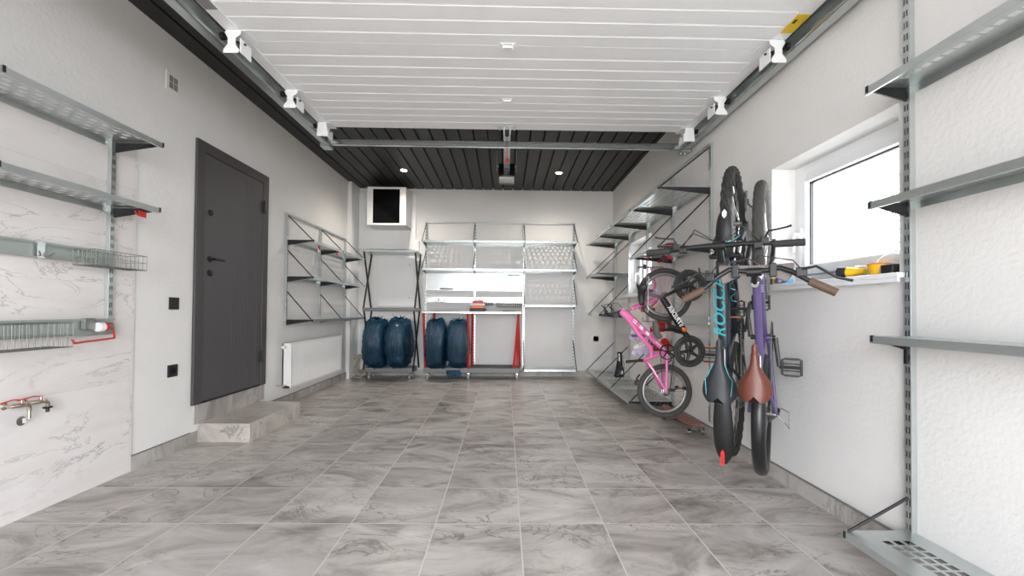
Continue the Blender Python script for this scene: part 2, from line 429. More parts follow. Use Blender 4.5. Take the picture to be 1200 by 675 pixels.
for k, yy in enumerate((2.46, 3.10)):
    mb = MB(); mb.box(-.045, .045, yy-.028, yy+.028, -.006, -.003).cyl((-.03, yy, -.009), (.03, yy, -.009), .007, 10)
    for dx in (-.03, .03):
        for dy in (-.018, .018): mb.cyl((dx, yy+dy, -.005), (dx, yy+dy, -.012), .005, 6)
    mb.build('hinge', pvc, gd)
def roller_bracket(s, yy, last):
    x0 = s*(PX-.04); mb = MB(); y0 = yy-.08
    if last: pl = [(-.035, -.005), (.035, -.005), (.045, -.12), (-.05, -.12)]
    else: pl = [(-.05, -.004), (.03, -.004), (.04, -.02), (.022, -.05), (.022, -.085), (.045, -.115), (.045, -.135), (-.035, -.135), (-.045, -.12), (-.022, -.085), (-.022, -.05), (-.05, -.03)]
    mb.prism([(a*s, b) for a, b in pl][::s], .004, (x0, y0, 0), (1, 0, 0), (0, 0, 1))
    a, b = sorted((x0-s*.05, x0-s*.045)); mb.box(a, b, y0-.002, y0+.10, -.13, -.05)
    a, b = sorted((x0-s*.075, x0+s*.03)); mb.box(a, b, y0, y0+.12, -.008, -.003)
    b = mb.build('roller_bracket', pvc, gd, bev=.0015)
    MB().cyl((x0-s*.06, y0+.03, -.07), (x0+s*.085, y0+.03, -.02), .006, 8).cyl((x0+s*.06, y0+.03, -.022), (x0+s*.08, y0+.03, -.022), .02, 14).build('roller', blackp, b, smooth=True)
for s in (-1, 1):
    for k, yy in enumerate((1.83, 2.44, 3.08, 3.60)): roller_bracket(s, yy, k == 3)
MB().box(PX-.073, PX-.002, 2.15, 2.30, -.0042, -.003).build('warning_label', mat('yellow_label', (232, 196, 40), .5, var=.15, vscale=40), gd)['label'] = 'yellow warning label'
MB().box(PX-.06, PX-.045, 2.19, 2.22, -.005, -.0042).build('label_mark', black, gd)
MB().lathe([(.028, 0), (.028, .0015)], (PX-.038, 2.38, -.0048)).build('sticker', mat('pale_blue_sticker', (176, 196, 212), .5), gd)
MB().box(-PX+.004, -PX+.07, 2.0, 2.2, -.0042, -.003).build('grey_label', mat('grey_label', (140, 140, 138), .5, var=.2, vscale=30), gd)
# middle top fixture
mb = MB(); mb.box(-.07, .07, 3.53, 3.60, -.008, -.003)
for dx in (-.06, -.03, .03, .06): mb.cyl((dx, 3.58, -.008), (dx, 3.58, -.02), .008, 8)
mb.box(-.03, -.022, 3.55, 3.66, -.07, 0).box(.022, .03, 3.55, 3.66, -.07, 0)
mb.build('pull_bracket', galv, gd)

for s, nm in ((-1, 'left'), (1, 'right')):
    r = empty('door_track', (0, 0, 0)); tag(r, f'galvanised horizontal garage door track along the {nm} wall', 'door track', None)
    x0 = s*1.615; mb = MB()
    def xb(a, b, y0, y1, z0, z1): mb.box(min(x0+s*a, x0+s*b), max(x0+s*a, x0+s*b), y0, y1, z0, z1)
    xb(.055, .058, .7, 3.86, 2.53, 2.63); xb(0, .055, .7, 3.86, 2.53, 2.533); xb(0, .003, .7, 3.86, 2.53, 2.545)
    xb(0, .055, .7, 3.86, 2.615, 2.618); xb(.03, .033, .7, 3.86, 2.545, 2.548)
    mb.build('rail', galv, r)
    mb = MB(); xb(.058, .085, .7, 3.88, 2.60, 2.604); xb(.081, .085, .7, 3.88, 2.56, 2.604); mb.build('angle_bar', galv, r)
    for yy in (1.6, 3.0): mb = MB(); xb(.03, .036, yy, yy+.03, 2.60, H); mb.build('hanger', galv, r)
    mb = MB(); xb(-.01, .07, 3.80, 3.90, 2.505, 2.53); mb.cyl((x0, 3.87, 2.50), (x0, 3.87, 2.53), .012, 8).cyl((x0+s*.04, 3.87, 2.50), (x0+s*.04, 3.87, 2.53), .012, 8); mb.build('corner_bracket', galv, r)
mb = MB(); mb.box(-1.63, 1.63, 3.83, 3.833, 2.535, 2.585).box(-1.63, 1.63, 3.83, 3.87, 2.535, 2.538).box(-1.63, 1.63, 3.83, 3.87, 2.582, 2.585)
cb = mb.build('track_crossbar', galv_b); tag(cb, 'long galvanised crossbar joining the two door tracks at the back', 'crossbar')
cb2 = MB()
op = empty('garage_door_opener', (0, 0, 0)); tag(op, 'black ceiling garage door opener with red release cord on a steel rail', 'door opener')
MB().box(-.032, -.026, 1.0, 4.95, 2.66, 2.70).box(.026, .032, 1.0, 4.95, 2.66, 2.70).box(-.032, .032, 1.0, 4.95, 2.70, 2.704).build('rail', galv, op)
MB().box(-.095, .095, 4.90, 5.22, 2.60, 2.76).build('motor_housing', gloss_black, op, bev=.012)
MB().box(-.088, .088, 4.895, 5.05, 2.575, 2.60).build('lamp_cover', mat('clear_lamp_cover', (190, 190, 188), .15), op, bev=.006)
MB().box(-.12, -.115, 5.0, 5.03, 2.70, H).box(.115, .12, 5.0, 5.03, 2.70, H).box(-.12, .12, 5.0, 5.03, 2.757, 2.762).build('ceiling_strap', galv, op)
MB().tube([(0, 3.85, 2.70), (0, 3.86, 2.56), (.003, 3.87, 2.44)], .004, 6).lathe([(.004, 0), (.016, .012), (.014, .03), (.004, .045)], (.003, 3.87, 2.40), (0, 0, 1), 10).build('release_cord', red_pl, op, smooth=True)
MB().box(-.014, .014, 3.60, 3.84, 2.63, 2.65).box(-.02, .02, 3.76, 3.88, 2.655, 2.70).build('trolley', blackp, op)

# downlights
for k, (x, y, lb) in enumerate(((-1.41, 5.76, 'glowing ceiling spotlight on the left, nearest the wall cabinet'), (.72, 5.78, 'glowing ceiling spotlight on the right of the door opener'))):
    r = empty('ceiling_spotlight', (x, y, H)); tag(r, lb, 'ceiling light', 'ceiling spotlights')
    MB().lathe([(.05, -.006), (.052, -.001), (.05, 0)], (0, 0, 0)).ring((0, 0, -.006), (0, 0, 1), .044, .006, 24, 6).build('bezel', pvc, r, smooth=True)
    MB().lathe([(.036, -.0125), (.036, -.006)], (0, 0, 0)).build('bulb', lampm, r)
    l = bpy.data.lights.new('spot_glow', 'SPOT'); l.energy = 26; l.color = (1, .93, .84); l.shadow_soft_size = .05; l.spot_size = 2.7; l.spot_blend = 1
    lo = bpy.data.objects.new('spot_glow', l); sc.collection.objects.link(lo); lo.parent = r; lo.location = (0, 0, -.05)

# ------------------------------------------------------------------ wall shelving
def shelf_part(r, x0, x1, z, d, cell=(.036, .03), hs=(.022, .016), stagger=False, lip=.03, band=(.05, .05), m_=None, name='shelf', trays=False):
    mb = MB(); w_ = x1-x0
    n = int((w_-.06)/cell[0]); off = (w_-n*cell[0]+cell[0]-hs[0])/2
    xs = [0]
    for i in range(n): xs += [off+i*cell[0], off+i*cell[0]+hs[0]]
    xs[-2:] = []
    xs.append(w_)
    k = max(1, int((d-band[0]-band[1])/cell[1])); o2 = band[0]
    ys = [0.0]
    for j in range(k): ys += [o2+j*cell[1], o2+j*cell[1]+hs[1]]
    ys.append(d)
    def hole(i, j):
        if j % 2 == 0: return False
        if stagger and (j//2) % 2: return i % 2 == 0 and 0 < i < len(xs)-2
        return i % 2 == 1
    if stagger: xs = [0] + [off+i*cell[0]/2 for i in range(2*n-1)] + [w_]
    mb.perf(xs, ys, hole, lambda x, y: (x0+x, y, z))
    mb.quad((x0, d, z), (x1, d, z), (x1, d, z-lip), (x0, d, z-lip)).quad((x0, d, z-lip), (x1, d, z-lip), (x1, d-.01, z-lip), (x0, d-.01, z-lip))
    mb.quad((x0, .002, z), (x1, .002, z), (x1, .002, z-lip), (x0, .002, z-lip))
    return mb.build(name, m_ or galv, r, solid=.0012)
def upright(r, x, z0, z1):
    mb = MB(); n = int((z1-z0)/.05); zs = [z0]
    for i in range(n): zs += [z0+.012+i*.05, z0+.012+i*.05+.026]
    zs.append(z1)
    xs = [x-.015, x-.009, x-.003, x+.003, x+.009, x+.015]
    mb.perf(xs, zs, lambda i, j: j % 2 == 1 and i in (1, 3), lambda a, b: (a, .022, b))
    for sx in (-.015, .015): mb.quad((x+sx, 0, z0), (x+sx, .022, z0), (x+sx, .022, z1), (x+sx, 0, z1))
    mb.quad((x-.015, 0, z1), (x+.015, 0, z1), (x+.015, .022, z1), (x-.015, .022, z1))
    o = mb.build('upright', galv, r, solid=.0014)
    MB().box(x-.013, x+.013, .0005, .003, z0+.01, z1-.01).build('slot_shade', darkgap, o)  # near-black strip stands in for the shade inside the hollow rail
def bracket(r, x, z, d, brace=.33, lip=.03):
    mb = MB()
    mb.prism([(.022, z-.002), (d-.005, z-.002), (d-.005, z-.016), (.022, z-.06)], .006, (x-.003, 0, 0), (0, 1, 0), (0, 0, 1))
    mb.box(x-.005, x+.005, d-.004, d+.004, z-lip*.8, z+.003)
    o = mb.build('bracket', black, r)
    if brace:
        MB().tube([(x, .025, z+brace), (x, d-.015, z+.002)], .006, 6).build('brace', black, r)
def wall_unit(loc, rz, label, ups, z0, z1, shelves, top=True, depth_top=.03):
    r = empty('wall_shelving', loc, rz); tag(r, label, 'shelving')
    for x in ups: upright(r, x, z0, z1)
    if top:
        MB().box(min(ups)-.02, max(ups)+.02, .0, .03, z1, z1+.018).build('top_rail', galv, r, bev=.003)
    for s in shelves:
        for i in range(len(s['x'])-1):
            shelf_part(r, s['x'][i]+.003, s['x'][i+1]-.003, s['z'], s['d'], **s.get('k', {}))
        for x in s['x']: bracket(r, x, s['z'], s['d'], s.get('brace', .33))
    return r
STG = dict(cell=(.064, .046), hs=(.03, .030), stagger=True, band=(.03, .02))
# left wall, near: hangs on the marble (local x runs toward the camera)
ul = [0, .79, 1.58]
near_l = wall_unit((XL+.012, 2.53, 0), -PI/2, 'galvanised wall shelving over the marble panel, two perforated shelves and tool rails', ul, .875, 2.02,
    [dict(x=[-.01, .79, 1.58], z=2.02, d=.30, brace=0, k=STG), dict(x=[-.01, .79, 1.58], z=1.63, d=.29, brace=0, k=STG)], top=False)
galv_m = mat('dull_zinc', (178, 186, 180), .5, .6)
def tool_rail(r, x0, x1, z0, z1, y=.03, dull=False):
    MB().quad((x0, y, z0), (x1, y, z0), (x1, y, z1), (x0, y, z1)).quad((x0, y, z1), (x1, y, z1), (x1, y+.012, z1), (x0, y+.012, z1)).quad((x0, y, z0), (x1, y, z0), (x1, y+.012, z0), (x0, y+.012, z0)).quad((x0, y+.012, z1), (x1, y+.012, z1), (x1, y+.012, z1-.01), (x0, y+.012, z1-.01)).build('tool_rail', galv_m if dull else galv_b, r, solid=.0015)
tool_rail(near_l, -.01, 1.58, 1.285, 1.36, dull=True); tool_rail(near_l, -.01, 1.58, .882, .97, dull=True)
lwire = mat('grey_wire', (124, 126, 122), .45, .5)
dwire = mat('dark_wire', (92, 92, 90), .4, .6)
def wire_basket(loc, rz, w_, d_, h_, label, group=None, m_=steel, k=1.0):
    r = empty('wire_basket', loc, rz); tag(r, label, 'basket', group); mb = MB()
    for z in (0, h_*.5, h_):
        mb.tube([(0, 0, z), (w_, 0, z), (w_, d_, z), (0, d_, z)], .002*k if z in (0, h_) else .0014*k, 5, closed=True)
    n = max(6, int(w_/.028))
    for i in range(n+1):
        x = w_*i/n; mb.tube([(x, 0, h_), (x, 0, 0), (x, d_, 0), (x, d_, h_)], .0013*k, 4)
    for i in range(1, 5):
        y = d_*i/5; mb.tube([(0, y, h_), (0, y, 0), (w_, y, 0), (w_, y, h_)], .0013*k, 4)
    mb.build('basket_wires', m_, r)
    for x in (w_*.25, w_*.75): MB().tube([(x, -.004, h_), (x, -.004, h_+.012), (x, -.012, h_+.012), (x, -.012, h_-.01)], .0022, 5).build('hanger_hook', steel, r)
    return r
wire_basket((XL+.062, 2.60, 1.262), -PI/2, .32, .12, .085, 'small wire basket hanging on the upper tool rail over the marble', None, lwire)
wire_basket((XL+.062, 2.17, .835), -PI/2, .50, .12, .12, 'long wire basket hanging on the lower tool rail above the taps', None, lwire)
# double hook on upper rail
r = empty('double_hook', (XL+.056, 2.13, 1.31), -PI/2); tag(r, 'steel double prong hook on the upper tool rail left of the small basket', 'hook')
MB().box(-.016, .016, -.002, .004, -.03, .05).build('hook_plate', galv, r)
MB().tube([(-.01, .003, -.02), (-.02, .02, -.02), (-.035, .03, .0)], .003, 6).tube([(.01, .003, -.02), (.02, .02, -.02), (.035, .03, .0)], .003, 6).build('prong', steel, r, smooth=True)
# red padded hook beneath shelf 2
r = empty('red_hook', (-2.13, 2.49, 1.60)); tag(r, 'red coated hook clipped under the corner of the middle left shelf', 'hook')
MB().box(-.003, .003, -.025, .025, -.035, 0).build('clip', red_pl, r, bev=.001)
MB().tube([(0, -.02, -.03), (.01, -.05, -.03), (.01, -.06, -.01)], .004, 6).build('prong', red_pl, r, smooth=True)
# red square hook on lower rail, with clamp and rolled label
r = empty('red_hook', (XL+.06, 2.50, .93)); tag(r, 'long red bent rod hook holding tape below the lower tool rail', 'hook')
MB().tube([(0, .02, -.01), (0, .03, -.06), (.01, .02, -.075), (.09, -.20, -.075), (.10, -.30, -.08), (.10, -.31, -.06)], .0055, 8).build('rod', red_pl, r, smooth=True)
MB().box(-.01, .015, -.16, -.10, -.02, .045).build('clamp', steel, r, bev=.003)
t = MB(); t.cyl((XL+.085, 2.44, .925), (XL+.085, 2.475, .925), .026, 20)
tp = empty('tape_roll', (XL+.085, 2.40, .925)); tag(tp, 'small red and white roll hanging at the end of the lower tool rail', 'tape roll')
MB().cyl((0, 0, 0), (0, .03, 0), .026, 20).build('wrapper', white_decal, tp, smooth=True); MB().cyl((0, .03, 0), (0, .05, 0), .0255, 20).build('band', red_pl, tp, smooth=True); MB().cyl((0, .05, 0), (0, .075, 0), .024, 20).build('end', steel, tp, smooth=True)

# left wall, far
B3 = [0, .82, 1.64]
wall_unit((XL, 6.20, 0), -PI/2, 'three-level wall shelving with black braces above the radiator', B3, .90, 2.05,
    [dict(x=B3, z=1.78, d=.30, brace=.26, k=STG), dict(x=B3, z=1.385, d=.30, brace=.28, k=STG), dict(x=B3, z=.92, d=.30, brace=.30, k=STG)])
for y_, lb in ((4.80, 'small red hook under the top shelf beside the dark door'), (5.30, 'small red hook under the top shelf past its middle upright')):
    r = empty('red_hook', (-2.12, y_, 1.75)); tag(r, lb, 'hook', 'red hooks under the shelf above the radiator')
    MB().box(-.003, .003, -.02, .02, -.03, 0).build('clip', red_pl, r); MB().tube([(0, 0, -.03), (.012, -.01, -.05), (.02, -.02, -.035)], .004, 6).build('prong', red_pl, r)

# back wall unit (local x runs to -X)
BX = [0, .79, 1.565, 2.335]           # from x=1.075 towards -1.26
bu = wall_unit((1.075, YB, 0), PI, 'large galvanised wall shelving across the back wall, with top rail and perforated panel', BX, .14, 2.41,
    [dict(x=BX, z=2.085, d=.36, brace=.33, k=STG), dict(x=BX, z=1.66, d=.36, brace=.30, k=STG), dict(x=BX[:2], z=1.125, d=.34, brace=.42, k=STG), dict(x=BX[:2], z=.155, d=.36, brace=.42, k=STG)])
# perforated pegboards
def pegboard(r, x0, x1, z0, z1):
    mb = MB(); n = int((x1-x0-.03)/.03); xs = [x0]; 
    for i in range(n): xs += [x0+.02+i*.03, x0+.02+i*.03+.009]
    xs.append(x1); k = int((z1-z0-.03)/.03); zs = [z0]
    for i in range(k): zs += [z0+.02+i*.03, z0+.02+i*.03+.009]
    zs.append(z1)
    mb.perf(xs, zs, lambda i, j: i % 2 == 1 and j % 2 == 1, lambda a, b: (a, .028, b))
    mb.quad((x0, .028, z0), (x1, .028, z0), (x1, .018, z0), (x0, .018, z0)).quad((x0, .028, z1), (x1, .028, z1), (x1, .018, z1), (x0, .018, z1))
    mb.build('perforated_panel', galv_b, r, solid=.0012)
pegboard(bu, .80, 1.563, 1.345, 1.62); pegboard(bu, 1.567, 2.33, 1.345, 1.62)
tool_rail(bu, .80, 2.33, 1.155, 1.235)
def screwrow(loc, n, label):
    r = empty('tool_holder', loc, PI); tag(r, label, 'tool holder'); mb = MB(); mb.box(-n*.012-.01, n*.012+.01, 0, .012, -.006, .014)
    mb.build('holder_bar', black, r); mb = MB()
    for i in range(n): x = (i-n/2+.5)*.024; mb.tube([(x, .012, 0), (x, .035, -.004), (x, .042, .012)], .003, 5)
    mb.build('prong', black, r)
screwrow((.13, YB-.030, 1.585), 8, 'black holder bar with prongs at the upper right of the perforated panel')
for x_, w_, m_, lb in ((-.93, .10, black, 'black magnetic bar at the bottom of the perforated panel, left'), (-.38, .09, steel, 'grey magnetic bar at the bottom of the perforated panel, centre')):
    r = empty('magnetic_bar', (x_, YB-.030, 1.37), PI); tag(r, lb, 'tool bar')
    MB().box(-w_, w_, 0, .02, -.015, .012).build('bar', m_, r, bev=.003); MB().box(-w_*.9, w_*.9, .02, .022, -.002, .004).build('strip', steel, r)
wire_basket((-.20, YB-.045, 1.12), PI, .27, .12, .085, 'small wire basket on the back tool rail behind the red box', None, dwire, 2.0)
wire_basket((.245, YB-.045, 1.09), PI, .38, .12, .105, 'wide wire basket on the back tool rail near its right end', None, dwire, 2.0)
for x_, lb in ((-1.08, 'steel loop hook at the left end of the back tool rail'), (-.99, 'steel loop hook, second from the left on the back tool rail')):
    r = empty('loop_hook', (x_, YB-.044, 1.2), PI); tag(r, lb, 'hook', 'loop hooks on the back tool rail')
    MB().box(-.012, .012, 0, .004, -.03, .04).build('hook_plate', galv, r); MB().tube([(0, .004, 0), (-.03, .03, .005), (-.035, .05, -.03), (0, .06, -.05), (.02, .06, -.03)], .004, 6).build('prong', steel, r, smooth=True)

# right wall, long unit (local x runs to +Y)
RXs = [0, .79, 1.56, 2.30, 3.04]
LONG = dict(cell=(.10, .036), hs=(.088, .018), stagger=False, band=(.03, .03))
ru = empty('wall_shelving', (XR, 3.435, 0), PI/2); tag(ru, 'long galvanised wall shelving with black braces on the right wall behind the bikes', 'shelving')
for k, x in enumerate(RXs):
    upright(ru, x, .14 if k != 1 else .14, 2.42)
MB().box(-.02, 3.06, 0, .03, 2.42, 2.438).build('top_rail', galv, ru, bev=.003)
for i in range(4): shelf_part(ru, RXs[i]+.003, RXs[i+1]-.003, 2.07, .45, **LONG)
for x in RXs: bracket(ru, x, 2.07, .45, .33)
shelf_part(ru, .003, .787, 1.585, .45, **LONG)
for x in RXs[:2]: bracket(ru, x, 1.585, .45, .42)
shelf_part(ru, RXs[3]+.003, RXs[4]-.003, 1.565, .45, **LONG)
for x in RXs[3:]: bracket(ru, x, 1.565, .45, .40)
shelf_part(ru, RXs[3]+.003, RXs[4]-.003, 1.0, .42, **LONG)
for x in RXs[3:]: bracket(ru, x, 1.0, .42, .40)
for i in range(1, 4): shelf_part(ru, RXs[i]+.003, RXs[i+1]-.003, .135, .45, **LONG)
for x in RXs[1:]: bracket(ru, x, .135, .45, .42)
MB().box(.01, .78, .022, .026, .93, 1.0).build('tool_rail', galv, ru)

# right wall, near unit
near_r = empty('wall_shelving', (XR, 1.733, 0), PI/2); tag(near_r, 'galvanised wall shelving with four shelves at the right edge, beside the window', 'shelving')
SQ = dict(cell=(.04, .042), hs=(.03, .028), band=(.085, .06))
NX = [-1.56, -.78, 0]
for x in NX[1:]: upright(near_r, x, .13, 2.5)
for z, d, br in ((1.99, .188, 0), (1.505, .178, 0), (.945, .172, 0), (.135, .29, .14)):
    shelf_part(near_r, -.777, .012, z, d, **SQ)
    for x in NX[1:]: bracket(near_r, x, z, d, br)
MB().box(-.006, .006, .022, .034, .83, .90).build('safety_clip', black, near_r)

# ------------------------------------------------------------------ left wall fittings
r = empty('vent_grille', (XL, 2.935, 2.56)); tag(r, 'small white square vent grille high on the left wall', 'vent')
MB().box(0, .006, 0, .125, 0, .13).build('grille_frame', plaster, r, bev=.002)
mb = MB()
for a in (.025, .066): 
    for b in (.02, .068): mb.box(.006, .0075, a, a+.034, b, b+.042)
mb.build('grille_shade', mat('grille_shadow', (140, 132, 124), .8), r)  # flat raised plates, coloured as the shade inside the vent openings
mb = MB()
for i in range(5): mb.box(.0075, .009, .025, .10, .024+i*.018, .027+i*.018)
mb.build('grille_slat', mat('grille_slat', (150, 142, 134), .6), r)
def plate(name, M, label, cat, socket):
    r = empty(name, M=M); tag(r, label, cat)
    MB().box(-.043, .043, -.043, .043, 0, .009).build('cover_plate', blackp, r, bev=.002)
    if socket:
        MB().lathe([(.024, .0), (.024, .0095), (.021, .0095), (.02, .009)], (0, 0, .0005), (0, 0, 1), 20).build('socket_ring', gloss_black, r)
    else: MB().box(-.03, .03, -.03, .03, .009, .012).build('rocker', blackp, r, bev=.001)
plate('light_switch', frame3((0, 1, 0), (0, 0, 1), (XL, 3.045, 1.067)), 'black square light switch on the wall left of the dark door', 'switch', False)
plate('power_socket', frame3((0, 1, 0), (0, 0, 1), (XL, 3.045, .587)), 'black power socket low on the wall left of the dark door', 'socket', True)
plate('power_socket', frame3((-1, 0, 0), (0, 0, 1), (1.443, YB, .598)), 'black power socket on the back wall right of the shelving', 'socket', True)
# tap pair on marble
r = empty('wall_tap', (XL+.012, 2.03, .565)); tag(r, 'pair of nickel wall taps with red lever handles on the marble', 'tap'); r.scale = (.8, .72, .8)
for k, (yy, m2) in enumerate(((0, 1), (.115, 0))):
    b = MB().lathe([(.022, 0), (.022, .004), (.012, .012)], (0, yy, 0), (1, 0, 0)).tube([(.01, yy, 0), (.05, yy, 0), (.062, yy+.02, 0), (.062, yy+.07, -.002), (.062, yy+.085, -.02), (.062, yy+.085, -.045)], [.011, .013, .014, .012, .012, .011], 12).build('tap_body', brass, r, smooth=True)
    MB().cyl((.062, yy+.04, .0), (.062, yy+.04, .03), .007, 10).build('tap_stem', brass, r, smooth=True)
    MB().tube([(.062, yy+.045, .03), (.062, yy-.01, .04), (.064, yy-.10, .03)], .004, 8).build('lever', red_pl, r, smooth=True)
    if not m2:
        mb = MB(); mb.cyl((.062, yy+.085, -.04), (.062, yy+.085, -.075), .010, 12); mb.box(.05, .074, yy+.062, yy+.108, -.052, -.04); mb.build('nozzle', black, r, bev=.002)
MB().cyl((.062, .085, -.04), (.062, .085, -.09), .009, 12).build('outlet', brass, r, smooth=True)
MB().lathe([(.0, 0), (.028, .001), (.028, .003)], (.04, .06, -.10), (1, 0, 0), 20).build('tag_disc', steel, r)
MB().box(.046, .048, .062, .082, -.115, -.085).build('tag_paper', white_decal, r)

# radiator
r = empty('radiator', (XL+.035, 4.45, .205)); tag(r, 'white panel radiator with vertical grooves low on the left wall', 'radiator')
rw, rh = 1.36, .475
prof = [(0, 0)]; n = 36
pts = []
for i in range(n):
    a = .03+i*(rw-.06)/n; w_ = (rw-.06)/n
    pts += [(a, .0), (a+w_*.3, .0), (a+w_*.5, -.004), (a+w_*.7, -.004)]
pts = [(0, 0)] + pts + [(rw, 0)]
poly = [(x, .10+y) for x, y in pts] + [(rw, .088), (0, .088)]
mb = MB(); mb.prism([(p[1], p[0]) for p in poly], -rh+.04, (0, 0, rh-.02))
mb.box(0, .1, 0, rw, 0, .02).box(.09, .1, 0, rw, rh-.022, rh)
mb.build('front_panel', trim_white, r)
MB().box(.01, .088, .0, .004, 0, rh).box(.01, .088, rw-.004, rw, 0, rh).box(.01, .022, 0, rw, .02, rh-.01).build('side_panel', trim_white, r)
mb = MB(); mb.box(.015, .09, 0, rw, rh-.006, rh)
mb.build('top_grille', trim_white, r)
MB().cyl((.05, 0, rh-.045), (.05, -.05, rh-.045), .013, 12).cyl((.05, -.03, rh-.045), (.01, -.03, rh-.045), .009, 10).cyl((.05, -.05, rh-.045), (.05, -.07, rh-.045), .017, 12).build('thermostat_valve', pvc, r, smooth=True)
MB().cyl((.05, 0, .03), (.05, -.05, .03), .011, 12).cyl((.05, -.04, .03), (-.03, -.04, .03), .008, 10).build('return_valve', chrome, r, smooth=True)
for yy in (.2, rw-.2): MB().box(-.033, .01, yy-.015, yy+.015, .05, rh-.05).build('wall_mount', steel, r)

# ------------------------------------------------------------------ back left corner
r = empty('boxed_wall_casing', (0, YB, 0)); tag(r, 'white boxed casing behind the wall cabinet in the back left corner', 'wall casing')
MB().box(-2.31, -1.47, -.06, 0, 1.98, 2.86).build('casing_panel', trim_white, r, bev=.004)
MB().box(-2.31, -1.50, -.075, -.06, 1.98, 2.0).box(-2.25, -1.66, -.068, -.06, 2.06, 2.80).build('inset_panel', trim_white, r, bev=.002)
MB().box(-1.47, -1.42, -.05, 0, 1.93, 2.86).build('cable_trunking', pvc, r, bev=.003)
r = empty('control_box', (-1.47, YB, 1.91)); tag(r, 'small white control box with black display beside the top of the black rack', 'control box')
MB().box(-.09, .10, -.055, 0, 0, .22).build('housing', pvc, r, bev=.005); MB().box(-.06, .05, -.058, -.055, .02, .055).build('display', gloss_black, r)
r = empty('network_cabinet', (-2.055, 6.24, 2.28)); tag(r, 'white wall cabinet with dark glass door and cables inside, under the ceiling', 'cabinet')
cw, ch, dp = .57, .565, .37
MB().box(0, .012, 0, dp, 0, ch).box(cw-.012, cw, 0, dp, 0, ch).box(0, cw, 0, dp, ch-.012, ch).box(0, cw, 0, dp, 0, .012).box(0, cw, dp-.012, dp, 0, ch).build('cabinet_body', trim_white, r, bev=.002)
d = MB().box(0, .085, -.018, 0, 0, ch).box(cw-.09, cw, -.018, 0, 0, ch).box(.085, cw-.09, -.018, 0, 0, .03).box(.085, cw-.09, -.018, 0, ch-.03, ch).build('door', trim_white, r, bev=.002)
MB().box(.085, cw-.09, -.012, -.008, .03, ch-.03).build('glass', mat('smoked_glass', (10, 11, 12), .06, alpha=.82), d)
MB().box(cw-.05, cw-.035, -.024, -.018, ch*.36, ch*.44).build('latch', steel, d)
mb = MB()
for z in (.12, .26, .40): mb.box(.03, cw-.03, .05, .3, z, z+.045)
mb.build('rack_device', black, r, bev=.003)
mb = MB(); rnd = random.Random(3)
for i in range(9):
    x = .14+rnd.random()*.3; mb.tube([(x, .045, .42), (x+.05*rnd.uniform(-1, 1), .03, .3), (x+.12*rnd.uniform(-1, 1), .02, .18), (x+.14*rnd.uniform(-1, 1), .03, .05)], .004, 5)
mb.build('cable', mat('grey_cable', (130, 130, 130), .5), r, smooth=True)
MB().box(.12, .19, .04, .045, .275, .295).build('status_light', mat('yellow_green_label', (190, 200, 60), .5), r)
r = empty('electrical_panel', (-2.015, YB, 1.06)); tag(r, 'white flush electrical panel door on the back wall behind the black rack', 'electrical panel')
MB().box(0, .60, -.02, 0, 0, .85).build('panel_frame', trim_white, r, bev=.003)
d = MB().box(.02, .58, -.032, -.02, .02, .83).build('panel_door', trim_white, r, bev=.002)
for z in (.16, .68): MB().cyl((.50, -.032, z), (.50, -.038, z), .009, 10).build('lock', steel, d)

def caster(r, x, y, z):
    c = MB().box(x-.012, x+.012, y-.018, y+.018, z-.02, z).box(x-.014, x-.011, y-.02, y+.008, z-.055, z-.015).box(x+.011, x+.014, y-.02, y+.008, z-.055, z-.015).build('caster', chrome, r)
    MB().cyl((x-.01, y-.006, .028), (x+.01, y-.006, .028), .026, 18).build('caster_wheel', mat('grey_wheel', (170, 170, 170), .5), c, smooth=True)
def xrod(r, x, yf, yb, z0, z1, m_, rr=.011, spl=0):
    MB().tube([(x-spl, yf, z0), (x+spl, yb, z1)], rr, 6).build('cross_brace', m_, r); MB().tube([(x+spl, yb, z0), (x-spl, yf, z1)], rr, 6).build('cross_brace', m_, r)
# rack 1
r = empty('storage_rack', (-1.72, 6.45, 0)); tag(r, 'tall rolling rack with black crossed side rods in the back left corner', 'rack')
HW, YF_, YB_ = .39, -.17, .14
def tray(r, x0, x1, y0, y1, z, h_, m_, name='shelf'):
    MB().box(x0, x1, y0, y1, z, z+.004).box(x0, x1, y0, y0+.004, z, z+h_).box(x0, x1, y1-.004, y1, z, z+h_).box(x0, x0+.004, y0, y1, z, z+h_).box(x1-.004, x1, y0, y1, z, z+h_).build(name, m_, r)
tray(r, -HW, HW, YF_, YB_, 1.885, .03, galv); tray(r, -HW-.01, HW+.01, YF_-.01, YB_, 1.01, .05, tray_grey); tray(r, -.35, .35, YF_, YB_, .10, .07, tray_grey)
for s in (-1, 1):
    xrod(r, s*(HW-.01), YF_+.01, YB_-.01, 1.04, 1.90, black, .013, .012); xrod(r, s*(HW-.02), YF_+.01, YB_-.01, .14, 1.02, black, .013, .012)
    for yy in (YF_+.04, YB_-.04): caster(r, s*.30, yy, .10)
